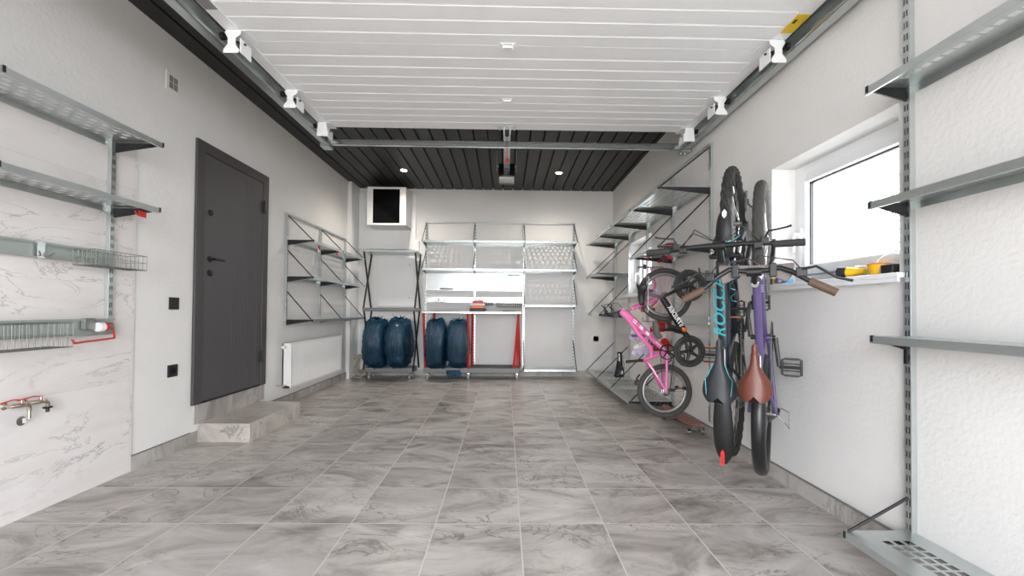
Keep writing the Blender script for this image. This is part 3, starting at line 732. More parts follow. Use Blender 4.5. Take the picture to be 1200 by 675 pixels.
# workbench
wb = empty('workbench', (-.5, 6.42, 0)); tag(wb, 'rolling workbench with thin steel top, red legs and low grey shelf', 'workbench')
MB().box(-.74, .735, -.17, .20, 1.012, 1.016).box(-.74, .735, -.17, -.166, .99, 1.016).box(-.74, -.736, -.17, .2, .99, 1.016).box(.731, .735, -.17, .2, .99, 1.016).build('worktop', galv_b, wb)
tray(wb, -.71, .72, -.14, .16, .10, .075, tray_grey); MB().box(-.02, .70, -.12, .15, .17, .19).build('shelf_mat', mat('dark_grey_mat', (72, 70, 70), .7), wb)
def leg(x0, y0, x1, y1): MB().tube([(x0, y0, .16), (x1, y1, 1.0)], .018, 8).build('leg', red, wb)
leg(-.685, -.12, -.72, -.13); leg(-.67, .13, -.60, .13)
leg(-.045, -.13, -.06, -.13); leg(-.01, .14, -.01, .14)
leg(.63, -.12, .70, -.12); leg(.73, .13, .70, .13); MB().tube([(.68, 0, .16), (.705, 0, 1.0)], .012, 8).build('leg', red, wb)
for xx in (-.65, -.045, .68):
    for yy in (-.10, .10): caster(wb, xx, yy, .10)
# red boxes on bench
r = empty('red_tool_case', (-.42, 6.41, 1.017)); tag(r, 'small red and orange tool case with white band, standing on the workbench', 'tool case')
MB().box(-.12, .12, -.06, .06, 0, .045).build('base', black, r, bev=.01)
MB().box(-.095, .095, -.058, .058, .045, .09).build('lower_case', orange, r, bev=.008)
MB().box(-.105, .105, -.062, .062, .09, .12).build('label_band', white_decal, r, bev=.002)
MB().box(-.085, .085, -.05, .05, .12, .165).build('lid', mat('crimson_plastic', (176, 24, 44), .4), r, bev=.008)
MB().tube([(-.03, 0, .165), (-.03, 0, .185), (.03, 0, .185), (.03, 0, .165)], .005, 6).build('handle', black, r)
mb = MB()
for i in range(7): mb.box(-.085+i*.025, -.085+i*.025+.014, -.0635, -.062, .1, .11)
mb.build('band_print', black, r)
r = empty('flat_ruler', (.05, 6.36, 1.017)); tag(r, 'flat dark steel strip lying on the workbench near its right end', 'ruler')
MB().box(-.10, .10, -.015, .015, 0, .008).build('strip', steel, r); MB().box(-.10, .10, -.016, -.010, 0, .012).build('edge', blackp, r)

# bagged tyres
def bag_mesh(seed, R=.345, W=.148):
    mb = MB(); NU, NV = 72, 40
    for j in range(NV+1):
        v = -1+2*j/NV                                      # across width
        for i in range(NU):
            t = 2*PI*i/NU; e = abs(v)
            rr = R * (max(1-e**5, 0))**(1/3.2) if e < 1 else 0
            if e < 1: rr = max(rr, 0)
            xx = v*W*1.02
            p = Vector((xx, math.cos(t)*rr, math.sin(t)*rr))
            q = p*4 + Vector((seed*7.3, seed*3, 0))
            n_ = noise.turbulence(q*1.5, 3, False)-.5; n2 = 1-abs(noise.noise(q*2.6+Vector((n_*3, 0, 0))))*2
            ridge = max(0, n2-.5)*.045
            dn = Vector((p.x*.9, p.y, p.z)); dn = dn.normalized() if dn.length > 1e-5 else Vector((1, 0, 0))
            p = p + dn*(n_*.022 - .002 + ridge*.7)
            if p.z < -.27: p.x += (.02*math.sin(seed*5+p.y*20)); p.z = max(p.z, -.352)
            if p.z > .25: p.z += .016*max(0, noise.noise(q*3))
            mb.v.append(p)
    for j in range(NV):
        for i in range(NU): k = (i+1) % NU; mb.f.append([j*NU+i, j*NU+k, (j+1)*NU+k, (j+1)*NU+i])
    return mb
def bagged_tyre(x, y, z, seed, rz, label, sx=1, sz=1):
    r = empty('bagged_tyre', (x, y, z), rz); tag(r, label, 'tyre', 'car tyres in blue plastic bags'); r.scale = (sx, .97, sz)
    mb = MB(); R = .300; W = .105; NP = 16
    prof = [(.18, -.085), (.23, -.1), (.28, -.095), (R-.005, -.08), (R, -.05), (R-.008, -.045), (R, -.04), (R, -.01), (R-.008, -.005), (R-.008, .005), (R, .01), (R, .04), (R-.008, .045), (R, .05), (R-.005, .08), (.28, .095), (.23, .1), (.18, .085)]
    n0 = 0; SG = 48
    for (a, b) in prof:
        for k in range(SG): t = 2*PI*k/SG; mb.v.append(Vector((b, a*math.cos(t), a*math.sin(t))))
    for i in range(len(prof)-1):
        for k in range(SG): l = (k+1) % SG; mb.f.append([i*SG+k, i*SG+l, (i+1)*SG+l, (i+1)*SG+k])
    mb.build('tyre', rubber, r, smooth=True)
    bag_mesh(seed).build('bag', bag_m, r, smooth=False).data.polygons.foreach_set('use_smooth', [True]*(72*40))
    mb = MB(); 
    rn = random.Random(seed)
    for i in range(4): a = 0.0; mb.tube([(a, -.06, .325), (a+.04*(i-1.5)+rn.uniform(-.01, .02), -.07, .352), (a+.06*(i-1.5), -.06, .365+.015*rn.random())], [.03, .02, .004], 6, flat=.35)
    mb.build('bag_knot', bag_m, r, smooth=True)
bagged_tyre(-1.905, 6.31, .535, 1, .03, 'blue bagged tyre on the black rack, the one beside the rope coil', 1.12, 1.09)
bagged_tyre(-1.575, 6.31, .54, 2, -.05, 'blue bagged tyre on the black rack with dark tread showing, nearer the workbench', 1.12, 1.1)
bagged_tyre(-1.02, 6.31, .53, 3, .02, 'blue bagged tyre on the left end of the red-legged workbench shelf', 1.04, 1.07)
bagged_tyre(-.70, 6.31, .53, 4, -.03, 'blue bagged tyre against the middle red legs of the workbench', 1.04, 1.07)
# drooping bag end below cart
r = MB(); rn = random.Random(11)
for i in range(6): x0 = -.86+i*.035; r.tube([(x0, 6.27, .14), (x0+.02, 6.25, .09), (x0+.03, 6.26, .03+.012*rn.random())], [.03, .028, .012], 8, flat=.3)
tag(r.build('loose_bag_end', bag_m, smooth=True), 'loose end of blue plastic hanging below the workbench shelf to the floor', 'plastic bag')

# rope coil
mb = MB(); rn = random.Random(5)
for k in range(11):
    pts = []; ox = rn.uniform(-.02, .02); a = rn.uniform(.07, .11); b = rn.uniform(.13, .17); ph = rn.uniform(-.35, .35)
    for i in range(20):
        t = 2*PI*i/20; u = a*math.cos(t); v = b*math.sin(t)
        pts.append((ox+u*math.cos(ph)-v*math.sin(ph)*.6, .02*math.sin(3*t+k)+k*.012-.05, .175+v*math.cos(ph)+u*math.sin(ph)*.5))
    mb.tube(pts, .006, 6, closed=True)
mb.tube([(-.06, -.02, .08), (-.12, -.04, .02), (-.06, -.1, .008), (.06, -.1, .008)], .006, 6)
co = mb.build('rope_coil', beige, smooth=True, loc=(-2.20, 6.50, 0)); tag(co, 'tangled coil of beige cable on the floor in the back left corner', 'cable')

# ------------------------------------------------------------------ window sill things
def sillz(): return W1[2]
def flashlight(x, y, z):
    r = empty('flashlight', (x, y, z+.030), 0); tag(r, 'yellow flashlight with black head lying on the window sill', 'flashlight')
    M = Vector((.35, -.94, 0))
    MB().tube([M*-.04, M*-.02, M*0, M*.01], [.031, .031, .027, .02], 18).build('head', blackp, r, smooth=True)
    MB().tube([M*.0, M*.03, M*.045, M*.075], [.027, .023, .017, .015], 16).build('barrel', yellow, r, smooth=True)
flashlight(1.73, 2.10, W1[2])
r = empty('yellow_container', (1.74, 1.935, W1[2])); tag(r, 'bright yellow plastic cup with orange rim on the window sill', 'container')
MB().lathe([(.025, 0), (.033, .003), (.042, .05), (.045, .05), (.045, .056)], (0, 0, 0)).build('cup', yellow, r, smooth=True)
MB().ring((0, 0, .053), (0, 0, 1), .044, .003, 24, 6).build('rim', orange, r, smooth=True)
r = empty('white_bag', (1.80, 1.93, W1[2])); tag(r, 'crumpled translucent white bag on the sill behind the yellow cup', 'bag')
mb = MB()
for i in range(12):
    for k in range(16):
        t = 2*PI*k/16; h_ = i/11; rr = (.055*(math.sin(PI*min(h_*.9+.1, 1)))**.5)
        p = Vector((math.cos(t)*rr*.7, math.sin(t)*rr*1.6, .11*h_)); p += Vector((1, 1, 0))*noise.noise(p*40)*.008; p.z = max(p.z, 0); mb.v.append(p)
for i in range(11):
    for k in range(16): l = (k+1) % 16; mb.f.append([i*16+k, i*16+l, (i+1)*16+l, (i+1)*16+k])
mb.f.append([k for k in range(16)][::-1]); mb.f.append([176+k for k in range(16)])
mb.build('bag_body', mat('frosted_white', (225, 222, 220), .4), r, smooth=True)
MB().tube([(-.02, -.03, .105), (0, 0, .115), (.01, .05, .108)], .004, 6).build('bag_seam', pvc, r)
r = empty('black_connector', (1.72, 1.855, W1[2])); tag(r, 'small black connector with white prong at the near end of the sill', 'connector')
MB().box(-.02, .02, -.03, .03, 0, .045).build('housing', blackp, r, bev=.006); MB().cyl((0, .03, .025), (0, .05, .025), .008, 10).build('prong', pvc, r)
mb = MB(); pts = []
for i in range(60):
    t = i/59*2*PI*2.2; pts.append((1.775+.03*math.cos(t)+.0005*i, 2.05+.065*math.sin(t)-.002*i*.5, W1[2]+.035+.028*math.sin(t*.5+1)))
mb.tube([(1.75, 2.12, W1[2]+.004)]+pts+[(1.75, 1.93, W1[2]+.004)], .0028, 6)
tag(mb.build('white_cable', pvc, smooth=True), 'looped thin white cable on the sill between flashlight and yellow cup', 'cable')
r = empty('blue_bottle_cap', (1.73, 2.55, W1[2])); tag(r, 'small blue plastic cap on the sill beside the window handle side', 'cap')
MB().lathe([(.024, 0), (.024, .02), (.02, .028), (.01, .03)], (0, 0, 0)).build('cap', blue, r, smooth=True)
MB().ring((0, 0, .005), (0, 0, 1), .025, .003, 20, 6).build('ring', blue, r, smooth=True)
r = empty('small_box', (1.70, 2.62, W1[2])); tag(r, 'small dark purple and yellow item at the far end of the sill behind the bikes', 'small box')
MB().box(-.02, .02, -.05, .05, .004, .04).build('body', mat('grey_violet', (96, 92, 120), .5), r, bev=.008)
MB().box(-.022, .022, -.012, .0, .002, .042).build('stripe', yellow, r)

# ------------------------------------------------------------------ bicycles  (local x = forward, y = rider's left, z = up)
def wheel(r, c, R, tr, spokes=28, knob=0, rimm=None, tyrem=None, rimw=.011, disc=0, rimh=.012):
    x, y, z = c
    o = MB().ring(c, (0, 1, 0), R-2*tr-rimh*.4, rimh, 56, 8, flat=rimw/rimh).build('wheel', rimm or black, r, smooth=True)
    seg = 120 if knob else 64
    MB().ring(c, (0, 1, 0), R-tr, tr, seg, 14, knob=knob).build('tyre', tyrem or rubber, o, smooth=not knob)
    MB().cyl((x, -.05, z), (x, .05, z), .009, 12).cyl((x, -.032, z), (x, -.026, z), .022, 16).cyl((x, .026, z), (x, .032, z), .022, 16).cyl((x, -.03, z), (x, .03, z), .014, 14).build('hub', steel, o, smooth=True)
    mb = MB(); rr = R-2*tr-rimh*.4
    for k in range(spokes):
        t = 2*PI*k/spokes; t2 = t + (.55 if k % 4 < 2 else -.55); s = .028 if k % 2 else -.028
        mb.tube([(x+.021*math.cos(t2), s, z+.021*math.sin(t2)), (x+rr*math.cos(t), 0, z+rr*math.sin(t))], .0011, 4)
    mb.build('spokes', chrome, o)
    if disc: MB().ring((x, .038, z), (0, 1, 0), .072, .008, 40, 4, flat=.12).build('brake_disc', steel, o)
    return o
def saddle(r, x0, x1, z, hw, m_, parent=None, stripe=None):
    mb = MB(); NS, NR = 24, 20
    for i in range(NS+1):
        s = i/NS; x = x1+(x0-x1)*s                            # nose (x1) to tail (x0)
        wv = hw*(.17 + .10*s + .73*(1/(1+math.exp(-(s-.60)*13))))
        if s < .06: wv *= (s/.06)**.5*.9+.1
        wv *= (1-max(0, s-.90)**2*20) ; th = .022+.02*s
        for k in range(NR):
            t = 2*PI*k/NR; cy, sz = math.cos(t), math.sin(t)
            y = wv*math.copysign(abs(cy)**.8, cy); zz = th*(sz if sz > 0 else sz*.8)*(1 if sz > 0 else 1)
            top = z + zz + .012*(s**2) - .03*(abs(y)/hw)**2 - (.007*math.exp(-(y/(.010+.008*s))**2) if sz > 0 and s > .2 else 0)
            xo = -.028*(s**4)*math.sin(PI*min(1, abs(y)/max(wv, 1e-4)*.85)) 
            mb.v.append(Vector((x+xo, y, top)))
    for i in range(NS):
        for k in range(NR): l = (k+1) % NR; mb.f.append([i*NR+k, i*NR+l, (i+1)*NR+l, (i+1)*NR+k])
    mb.f.append([k for k in range(NR)][::-1]); mb.f.append([NS*NR+k for k in range(NR)])
    o = mb.build('saddle', m_, r, smooth=True)
    MB().tube([(x1-.03, .0, z-.02), (x1-.06, .02, z-.04), (x0+.06, .022, z-.045), (x0+.03, .03, z-.025)], .0035, 6).tube([(x1-.03, 0, z-.02), (x1-.06, -.02, z-.04), (x0+.06, -.022, z-.045), (x0+.03, -.03, z-.025)], .0035, 6).build('saddle_rail', steel, o)
    if stripe:
        for s in (-1, 1): MB().tube([(x1+(x0-x1)*.42, s*hw*.32, z+.024), (x1+(x0-x1)*.62, s*hw*.55, z+.026), (x1+(x0-x1)*.7, s*hw*.74, z+.020), (x1+(x0-x1)*.97, s*hw*.66, z+.027)], .0022, 5).build('saddle_stripe', stripe, o)
    return o
def lerp(a, b, t): return tuple(a[i]+(b[i]-a[i])*t for i in range(3))
def crankset(r, bb, L=.17, right_dir=(-1, 0), ring_r=.09, m_=black, pm=blackp, teeth=True, refl=orange, side=.055):
    x, y, z = bb; o = MB().cyl((x, -side-.012, z), (x, side+.012, z), .014, 14).build('crankset', m_, r, smooth=True)
    if ring_r:
        mb = MB().ring((x, -.045, z), (0, 1, 0), ring_r, .005, 44, 6, flat=.35)
        for k in range(5): t = 2*PI*k/5; mb.tube([(x, -.045, z), (x+ring_r*math.cos(t), -.045, z+ring_r*math.sin(t))], .006, 5)
        if teeth:
            for k in range(34): t = 2*PI*k/34; mb.box(-.002, .002, -.0012, .0012, 0, .008, Matrix.Translation((x+ring_r*math.cos(t), -.045, z+ring_r*math.sin(t))) @ Matrix.Rotation(PI/2-t, 4, 'Y'))
        mb.build('chainring', m_, o)
    for s in (-1, 1):
        dx, dz = (right_dir[0]*L, right_dir[1]*L); dx, dz = (dx, dz) if s < 0 else (-dx, -dz)
        yo = s*(side+.012); e = (x+dx, s*(side+.03), z+dz)
        MB().tube([(x, yo, z), e], [.013, .010], 8, flat=.7).build('crank_arm', m_, o, smooth=True)
        p = MB(); yc = s*(side+.09); ex, _, ez = e
        P_ = [(ex-.042, yc-.045), (ex+.042, yc-.045), (ex+.047, yc-.03), (ex+.047, yc+.03), (ex+.042, yc+.045), (ex-.042, yc+.045), (ex-.047, yc+.03), (ex-.047, yc-.03)]
        p.tube([(a, b, ez) for a, b in P_], .006, 6, closed=True).cyl((ex, s*(side+.03), ez), (ex, yc+s*.045, ez), .009, 8)
        p.tube([(ex-.02, yc-.045, ez), (ex-.02, yc+.045, ez)], .003, 5).tube([(ex+.02, yc-.045, ez), (ex+.02, yc+.045, ez)], .003, 5)
        pd = p.build('pedal', pm, o)
        if refl and s > 0: MB().box(ex+.049, ex+.053, yc-.028, yc+.028, ez-.006, ez+.006).box(ex-.053, ex-.049, yc-.028, yc+.028, ez-.006, ez+.006).build('reflector', refl, pd)
    return o
def chain(r, bb, ax, r1, r2, m_=steel):
    pts = []; bx, _, bz = bb; y = -.045
    for i in range(9): t = PI/2-PI*i/8; pts.append((bx+r1*math.cos(t), y, bz+r1*math.sin(t)))
    for i in range(9): t = -PI/2-PI*i/8; pts.append((ax[0]+r2*math.cos(t), y, ax[1]+r2*math.sin(t)))
    MB().tube(pts, .004, 5, closed=True, flat=.8).build('chain', m_, r)
def cassette(r, ax, big=.05):
    mb = MB()
    for k in range(7): mb.ring((ax[0], -.036-.004*k, ax[1]), (0, 1, 0), big-.004*k, .004, 32, 4, flat=.3)
    mb.cyl((ax[0], -.03, ax[1]), (ax[0], -.065, ax[1]), .02, 16); mb.build('cassette', steel, r)
def derailleur(r, ax):
    x, z = ax; mb = MB().box(x-.012, x+.012, -.08, -.065, z-.035, z).tube([(x-.004, -.075, z-.02), (x+.02, -.08, z-.06), (x+.015, -.06, z-.13)], .006, 6)
    for q in ((x+.02, z-.06), (x+.015, z-.125)): mb.cyl((q[0], -.055, q[1]), (q[0], -.045, q[1]), .018, 12)
    mb.build('derailleur', black, r)
def lever(r, y, x, z, s, L=.09, m_=blackp, rot=0):
    o = MB().box(x-.012, x+.022, y-.018, y+.018, z-.014, z+.014).build('brake_lever', m_, r, bev=.003)
    MB().tube([(x+.02, y, z+.0), (x+.05, y+s*.015, z+.02), (x+.055, y+s*L*.6, z+.02), (x+.06, y+s*L, z+.026), (x+.066, y+s*(L+.02), z+.026)], [.006, .006, .005, .005, .006], 8).build('lever_blade', m_, o, smooth=True)

U = Vector((-.57, -.82, 0)).normalized()
def hang(base, z0):     # root matrix: local x -> up, local z -> outwards U
    lx = Vector((0, 0, 1)); lz = U; ly = lz.cross(lx)
    return Matrix(((lx.x, ly.x, lz.x, base[0]), (lx.y, ly.y, lz.y, base[1]), (lx.z, ly.z, lz.z, z0), (0, 0, 0, 1)))

# --- black and teal mountain bike
R = .355; WB = 1.10
U = Vector((-.585, -.81, 0)).normalized()
rk = empty('mountain_bike', M=hang((1.655, 2.935), .50)); tag(rk, 'black and teal mountain bike hanging upright by its front wheel, saddle nose up', 'bicycle')
wheel(rk, (0, 0, R), R, .028, 32, .0022, disc=1); wheel(rk, (WB, 0, R), R, .030, 32, .0028, disc=1)
bb = (.43, 0, R-.03); hb = (.85, 0, .69); ht = (.82, 0, .80); st = (.25, 0, .72)
MB().tube([bb, lerp(bb, hb, .5), hb], [.042, .048, .046], 16).build('frame', navy, rk, smooth=True)
fr = MB().tube([st, lerp(st, ht, .4), ht], [.024, .033, .036], 14).tube([bb, st], .018, 12).tube([(.85, 0, .66), (.815, 0, .82)], .028, 14)
for s in (-1, 1):
    fr.tube([(bb[0]-.02, s*.03, bb[2]), (.2, s*.055, R-.01), (0, s*.065, R)], .012, 8).tube([(st[0]-.01, s*.01, st[2]-.06), (.17, s*.05, R+.22), (0, s*.065, R)], .009, 8)
fr.build('frame_tubes', navy, rk, smooth=True)
# fork
fk = MB()
for s in (-1, 1): fk.tube([(WB, s*.062, R), (WB-.03, s*.062, R+.02), (.95, s*.062, .62)], [.018, .021, .019], 10)
fk.tube([(.975, .062, .52), (.975, .05, .58), (.945, 0, .665), (.975, -.05, .58), (.975, -.062, .52)], .014, 8)
fo = fk.build('fork', black, rk, smooth=True)
fk = MB()
for s in (-1, 1): fk.tube([(.96, s*.062, .60), (.865, s*.062, .69)], .0155, 10)
fk.build('stanchion', chrome, fo, smooth=True)
MB().box(.845, .87, -.085, .085, .665, .71).build('fork_crown', black, fo, bev=.008)
# stem, bar
MB().tube([(.815, 0, .83), (.81, 0, .86)], .02, 12).tube([(.81, 0, .85), (.89, 0, .90)], .018, 10).cyl((.89, -.03, .90), (.89, .03, .90), .024, 12).build('stem', black, rk, smooth=True)
hbz = .905; hbx = .89
MB().tube([(hbx-.015, .37, hbz+.015), (hbx-.01, .25, hbz+.015), (hbx+.0, .12, hbz+.01), (hbx, .05, hbz), (hbx, -.05, hbz), (hbx, -.12, hbz+.01), (hbx-.01, -.25, hbz+.015), (hbx-.015, -.37, hbz+.015)], [.011, .011, .012, .016, .016, .012, .011, .011], 12).build('handlebar', black, rk, smooth=True)
for s in (-1, 1):
    MB().tube([(hbx-.014, s*.245, hbz+.015), (hbx-.015, s*.375, hbz+.015)], .0175, 14).build('grip', mat('dark_grip', (46, 45, 45), .75), rk, smooth=True)
    lever(rk, s*.21, hbx, hbz+.015, s)
    MB().box(hbx-.03, hbx, s*.18-.02, s*.18+.02, hbz-.01, hbz+.03).build('shifter', blackp, rk, bev=.004)
for k, (y0, cm) in enumerate(((.2, blackp), (-.2, blackp), (.19, blackp), (-.17, blackp))):
    MB().tube([(hbx, y0, hbz), (hbx+.07+.01*k, y0*.6, hbz+.03), (hbx+.02, y0*.1, hbz+.0+.01*k), (.80, .03-.02*k, .74), (.72, .035-.02*k, .70)], .0028, 6).build('cable', cm, rk, smooth=True)
MB().tube([(1.0, -.06, .55), (.96, -.05, .66), (.92, -.02, .80), (hbx+.02, .03, hbz)], .0028, 6).build('cable', teal, rk, smooth=True)
saddle(rk, .095, .40, .90, .088, mat('black_saddle', (38, 40, 43), .5), stripe=teal)
MB().tube([st, (.22, 0, .87)], .0145, 12).build('seat_post', black, rk, smooth=True)
crankset(rk, bb, .172, (1, 0), .075)
chain(rk, bb, (0, R), .075, .035); cassette(rk, (0, R), .06); derailleur(rk, (0, R))
# rear fender
def fender(pts, ws, nm, crown=.018, m_=blackp):
    mb = MB(); NK = 9; n = len(pts)
    for i, (x, z) in enumerate(pts):
        for k in range(NK): s = -1+2*k/(NK-1); mb.v.append(Vector((x, s*ws[i], z-crown*s*s*(ws[i]/.05)**.5)))
    for i in range(n-1):
        for k in range(NK-1): mb.f.append([i*NK+k, i*NK+k+1, (i+1)*NK+k+1, (i+1)*NK+k])
    return mb.build(nm, m_, rk, smooth=True, solid=.003)
def spl(a, n=20):
    out = []
    for i in range(n+1):
        t = i/n*(len(a)-1); j = min(int(t), len(a)-2); f = t-j
        p0, p1, p2, p3 = a[max(j-1, 0)], a[j], a[j+1], a[min(j+2, len(a)-1)]
        out.append(tuple(.5*((2*p1[c])+(-p0[c]+p2[c])*f+(2*p0[c]-5*p1[c]+4*p2[c]-p3[c])*f*f+(-p0[c]+3*p1[c]-3*p2[c]+p3[c])*f**3) for c in range(len(p1))))
    return out
S = spl([(.20, .80, .018), (.12, .80, .030), (0, .80, .044), (-.14, .775, .050), (-.25, .735, .040), (-.315, .70, .008)])
fd = fender([(a, b) for a, b, c in S], [c for a, b, c in S], 'mudguard')
MB().prism([(-.305, 0), (-.28, .011), (-.23, .009), (-.215, 0), (-.23, -.009), (-.28, -.011)], .005, (0, 0, .748), (1, 0, -.15), (0, 1, 0)).build('rear_light', mat('red_lens', (214, 16, 8), .25), fd)
MB().prism([(-.292, 0), (-.278, .005), (-.235, .004), (-.228, 0), (-.235, -.004), (-.278, -.005)], .001, (0, 0, .7535), (1, 0, -.15), (0, 1, 0)).build('light_core', mat('deep_red', (130, 10, 12), .3), fd)
S = spl([(.82, .70, .030), (.90, .735, .045), (1.0, .745, .044), (1.08, .735, .034), (1.135, .715, .006)])
fd2 = fender([(a, b) for a, b, c in S], [c for a, b, c in S], 'mudguard')
MB().prism([(1.065, 0), (1.08, .011), (1.10, .012), (1.118, 0), (1.10, -.012), (1.08, -.011)], .002, (0, 0, .742+.17), (1, 0, -.16), (0, 1, 0)).build('leaf_decal', white_decal, fd2)
MB().box(.05, .08, -.012, .012, .86, .885).build('wedge', blackp, rk)
# decals on down tube: left face and top face
d = (Vector(hb)-Vector(bb)).normalized(); d = (Vector(ht)-Vector(st)).normalized(); mid = Vector(lerp(st, ht, .56)); dt = (Vector(hb)-Vector(bb)).normalized()
ndir = (Vector((-d.z, 0, d.x)) + Vector((0, .35, 0))).normalized(); side = ndir.cross(d).normalized()
text('ROCCA', .088, frame3(d, ndir.cross(d), mid+ndir*.0375), teal, rk, 'frame_lettering', .0012, .25, 1.1, .0014)
mid = Vector(lerp(bb, hb, .5)); d = dt; nd2 = Vector((-d.z, 0, d.x)); nd2 = (nd2 + Vector((0, -.55, 0))).normalized()
for k in range(3):
    c = mid+d*(.0+.09*k)+nd2*.048; sd = nd2.cross(d).normalized()
    MB().tube([c-sd*.014-d*.02, c+sd*.012, c+sd*.012+d*.03, c-sd*.010+d*.045], .0022, 4).build('frame_stripe', teal, rk)

# --- purple city bike
U = Vector((-.57, -.82, 0)).normalized()
R2 = .34; WB2 = .985
pu = empty('city_bike', M=hang((1.665, 2.67), .465)); tag(pu, 'purple bike with brown leather saddle and brown grips, hanging upright nearest the window', 'bicycle')
wheel(pu, (0, 0, R2), R2, .034, 32, 0, rimm=steel, tyrem=mat('gloss_tyre', (26, 26, 27), .35)); wheel(pu, (WB2, 0, R2), R2, .029, 32, .0012, rimm=steel, tyrem=mat('worn_tyre', (60, 58, 55), .8))
bb = (.43, 0, R2-.05); hb = (.765, 0, .64); ht = (.73, 0, .78); st = (.27, 0, .70)
fr = MB().tube([bb, hb], [.024, .025], 14).tube([(.32, 0, .55), ht], .018, 12).tube([bb, st], .018, 12).tube([(.775, 0, .61), (.725, 0, .80)], .024, 14).cyl((bb[0], -.038, bb[2]), (bb[0], .038, bb[2]), .022, 14)
for s in (-1, 1):
    fr.tube([(bb[0]-.02, s*.028, bb[2]), (.2, s*.05, R2-.02), (0, s*.065, R2)], .010, 8).tube([(st[0]+.01, s*.012, st[2]-.05), (.15, s*.045, R2+.2), (0, s*.065, R2)], .008, 8)
fr.build('frame', purple, pu, smooth=True)
fk = MB()
for s in (-1, 1): fk.tube([(WB2, s*.058, R2), (WB2-.06, s*.06, R2+.05), (.84, s*.06, .54), (.80, s*.045, .60)], [.011, .014, .016, .014], 10)
fk.tube([(.80, -.055, .60), (.80, .055, .60)], .016, 10)
fk.build('fork', black, pu, smooth=True)
MB().tube([(.725, 0, .80), (.71, 0, .86)], .014, 12).tube([(.71, 0, .855), (.755, 0, .915)], .015, 10).cyl((.76, -.03, .92), (.76, .03, .92), .02, 12).build('stem', black, pu, smooth=True)
MB().cyl((.71, 0, .86), (.705, 0, .872), .016, 14).build('stem_cap', chrome, pu, smooth=True)
bx, bz = .765, .925
MB().tube([(bx-.125, .29, bz+.02), (bx-.08, .21, bz+.02), (bx-.02, .145, bz+.01), (bx+.01, .10, bz), (bx, .05, bz), (bx, -.05, bz), (bx+.01, -.10, bz), (bx-.01, -.145, bz+.01), (bx-.055, -.21, bz+.02), (bx-.10, -.29, bz+.02)], .0115, 12).build('handlebar', black, pu, smooth=True)
for s in (1, -1):
    a = (bx-.13, .30, bz+.02) if s > 0 else (bx-.106, -.30, bz+.02); b = (bx-.08, .205, bz+.02) if s > 0 else (bx-.055, -.208, bz+.02)
    MB().tube([a, b], .0175, 14).build('grip', brown_g, pu, smooth=True)
    yy = .18; xl = bx-.025 if s < 0 else bx-.035
    o = MB().box(xl-.01, xl+.03, s*yy-.02, s*yy+.02, bz, bz+.035).build('brake_lever', blackp, pu, bev=.004)
    MB().tube([(xl+.02, s*yy, bz+.03), (xl+.03, s*(yy+.05), bz+.05), (xl-.02, s*(yy+.12), bz+.05), (xl-.035, s*(yy+.17), bz+.055)], .0055, 8).build('lever_blade', blackp, o, smooth=True)
    MB().tube([(xl+.02, s*yy, bz+.02), (xl+.06, s*.15, bz+.04), (xl+.09, s*.02, bz+.03), (.80, -s*.02, .74), (.72, 0, .70)], .0028, 6).build('cable', blackp, pu, smooth=True)
saddle(pu, .19, .43, .885, .075, brown_l)
MB().tube([st, (.27, 0, .86)], .0135, 12).build('seat_post', steel, pu, smooth=True)
crankset(pu, bb, .165, (-1, 0), .088, side=.05)
chain(pu, bb, (0, R2), .088, .035); cassette(pu, (0, R2), .045); derailleur(pu, (0, R2))
MB().tube([(.0, -.07, R2), (-.04, -.11, R2), (-.06, -.13, R2+.04), (.03, -.13, R2+.05), (.04, -.09, R2)], .003, 6).build('derailleur_guard', steel, pu, smooth=True)
d = (Vector(hb)-Vector(bb)).normalized(); nd = Vector((-d.z, 0, d.x))
for k in (.55, .72):
    c = Vector(lerp(bb, hb, k))+nd*.0245; MB().cyl(c, c+nd*.005, .006, 10).build('frame_bolt', chrome, pu)
mb = MB()
for k in range(4):
    c = Vector(lerp(bb, hb, .80+.03*k)); nn = (nd+Vector((0, -.8, 0))).normalized(); mb.tube([c+nn*.0235+d.cross(nn)*-.006, c+nn*.0235+d.cross(nn)*.006], .003, 4)
mb.build('frame_marking', lilac, pu)
# handlebar pouch
hp = empty('handlebar_pouch', M=pu.matrix_world.copy() @ Matrix.Translation((bx-.005, 0, bz))); tag(hp, 'taupe cloth pouch strapped across the handlebar of the purple bike', 'pouch')
mb = MB()
P_ = [(.035, -.155), (.030, 0), (.038, .15), (-.02, .145), (-.055, .13), (-.012, .05), (-.012, -.05), (-.05, -.125), (-.015, -.15)]
mb.prism([(a, b) for a, b in P_][::-1], .03, (0, 0, .0)); mb.v = [v + Vector((0, 0, -.035)) for v in mb.v]
mb.build('pouch_body', taupe, hp, bev=.006)
for s in (-1, 1): MB().box(-.026, .036, s*.075-.014, s*.075+.014, -.03, .016).build('strap', black, hp, bev=.004)

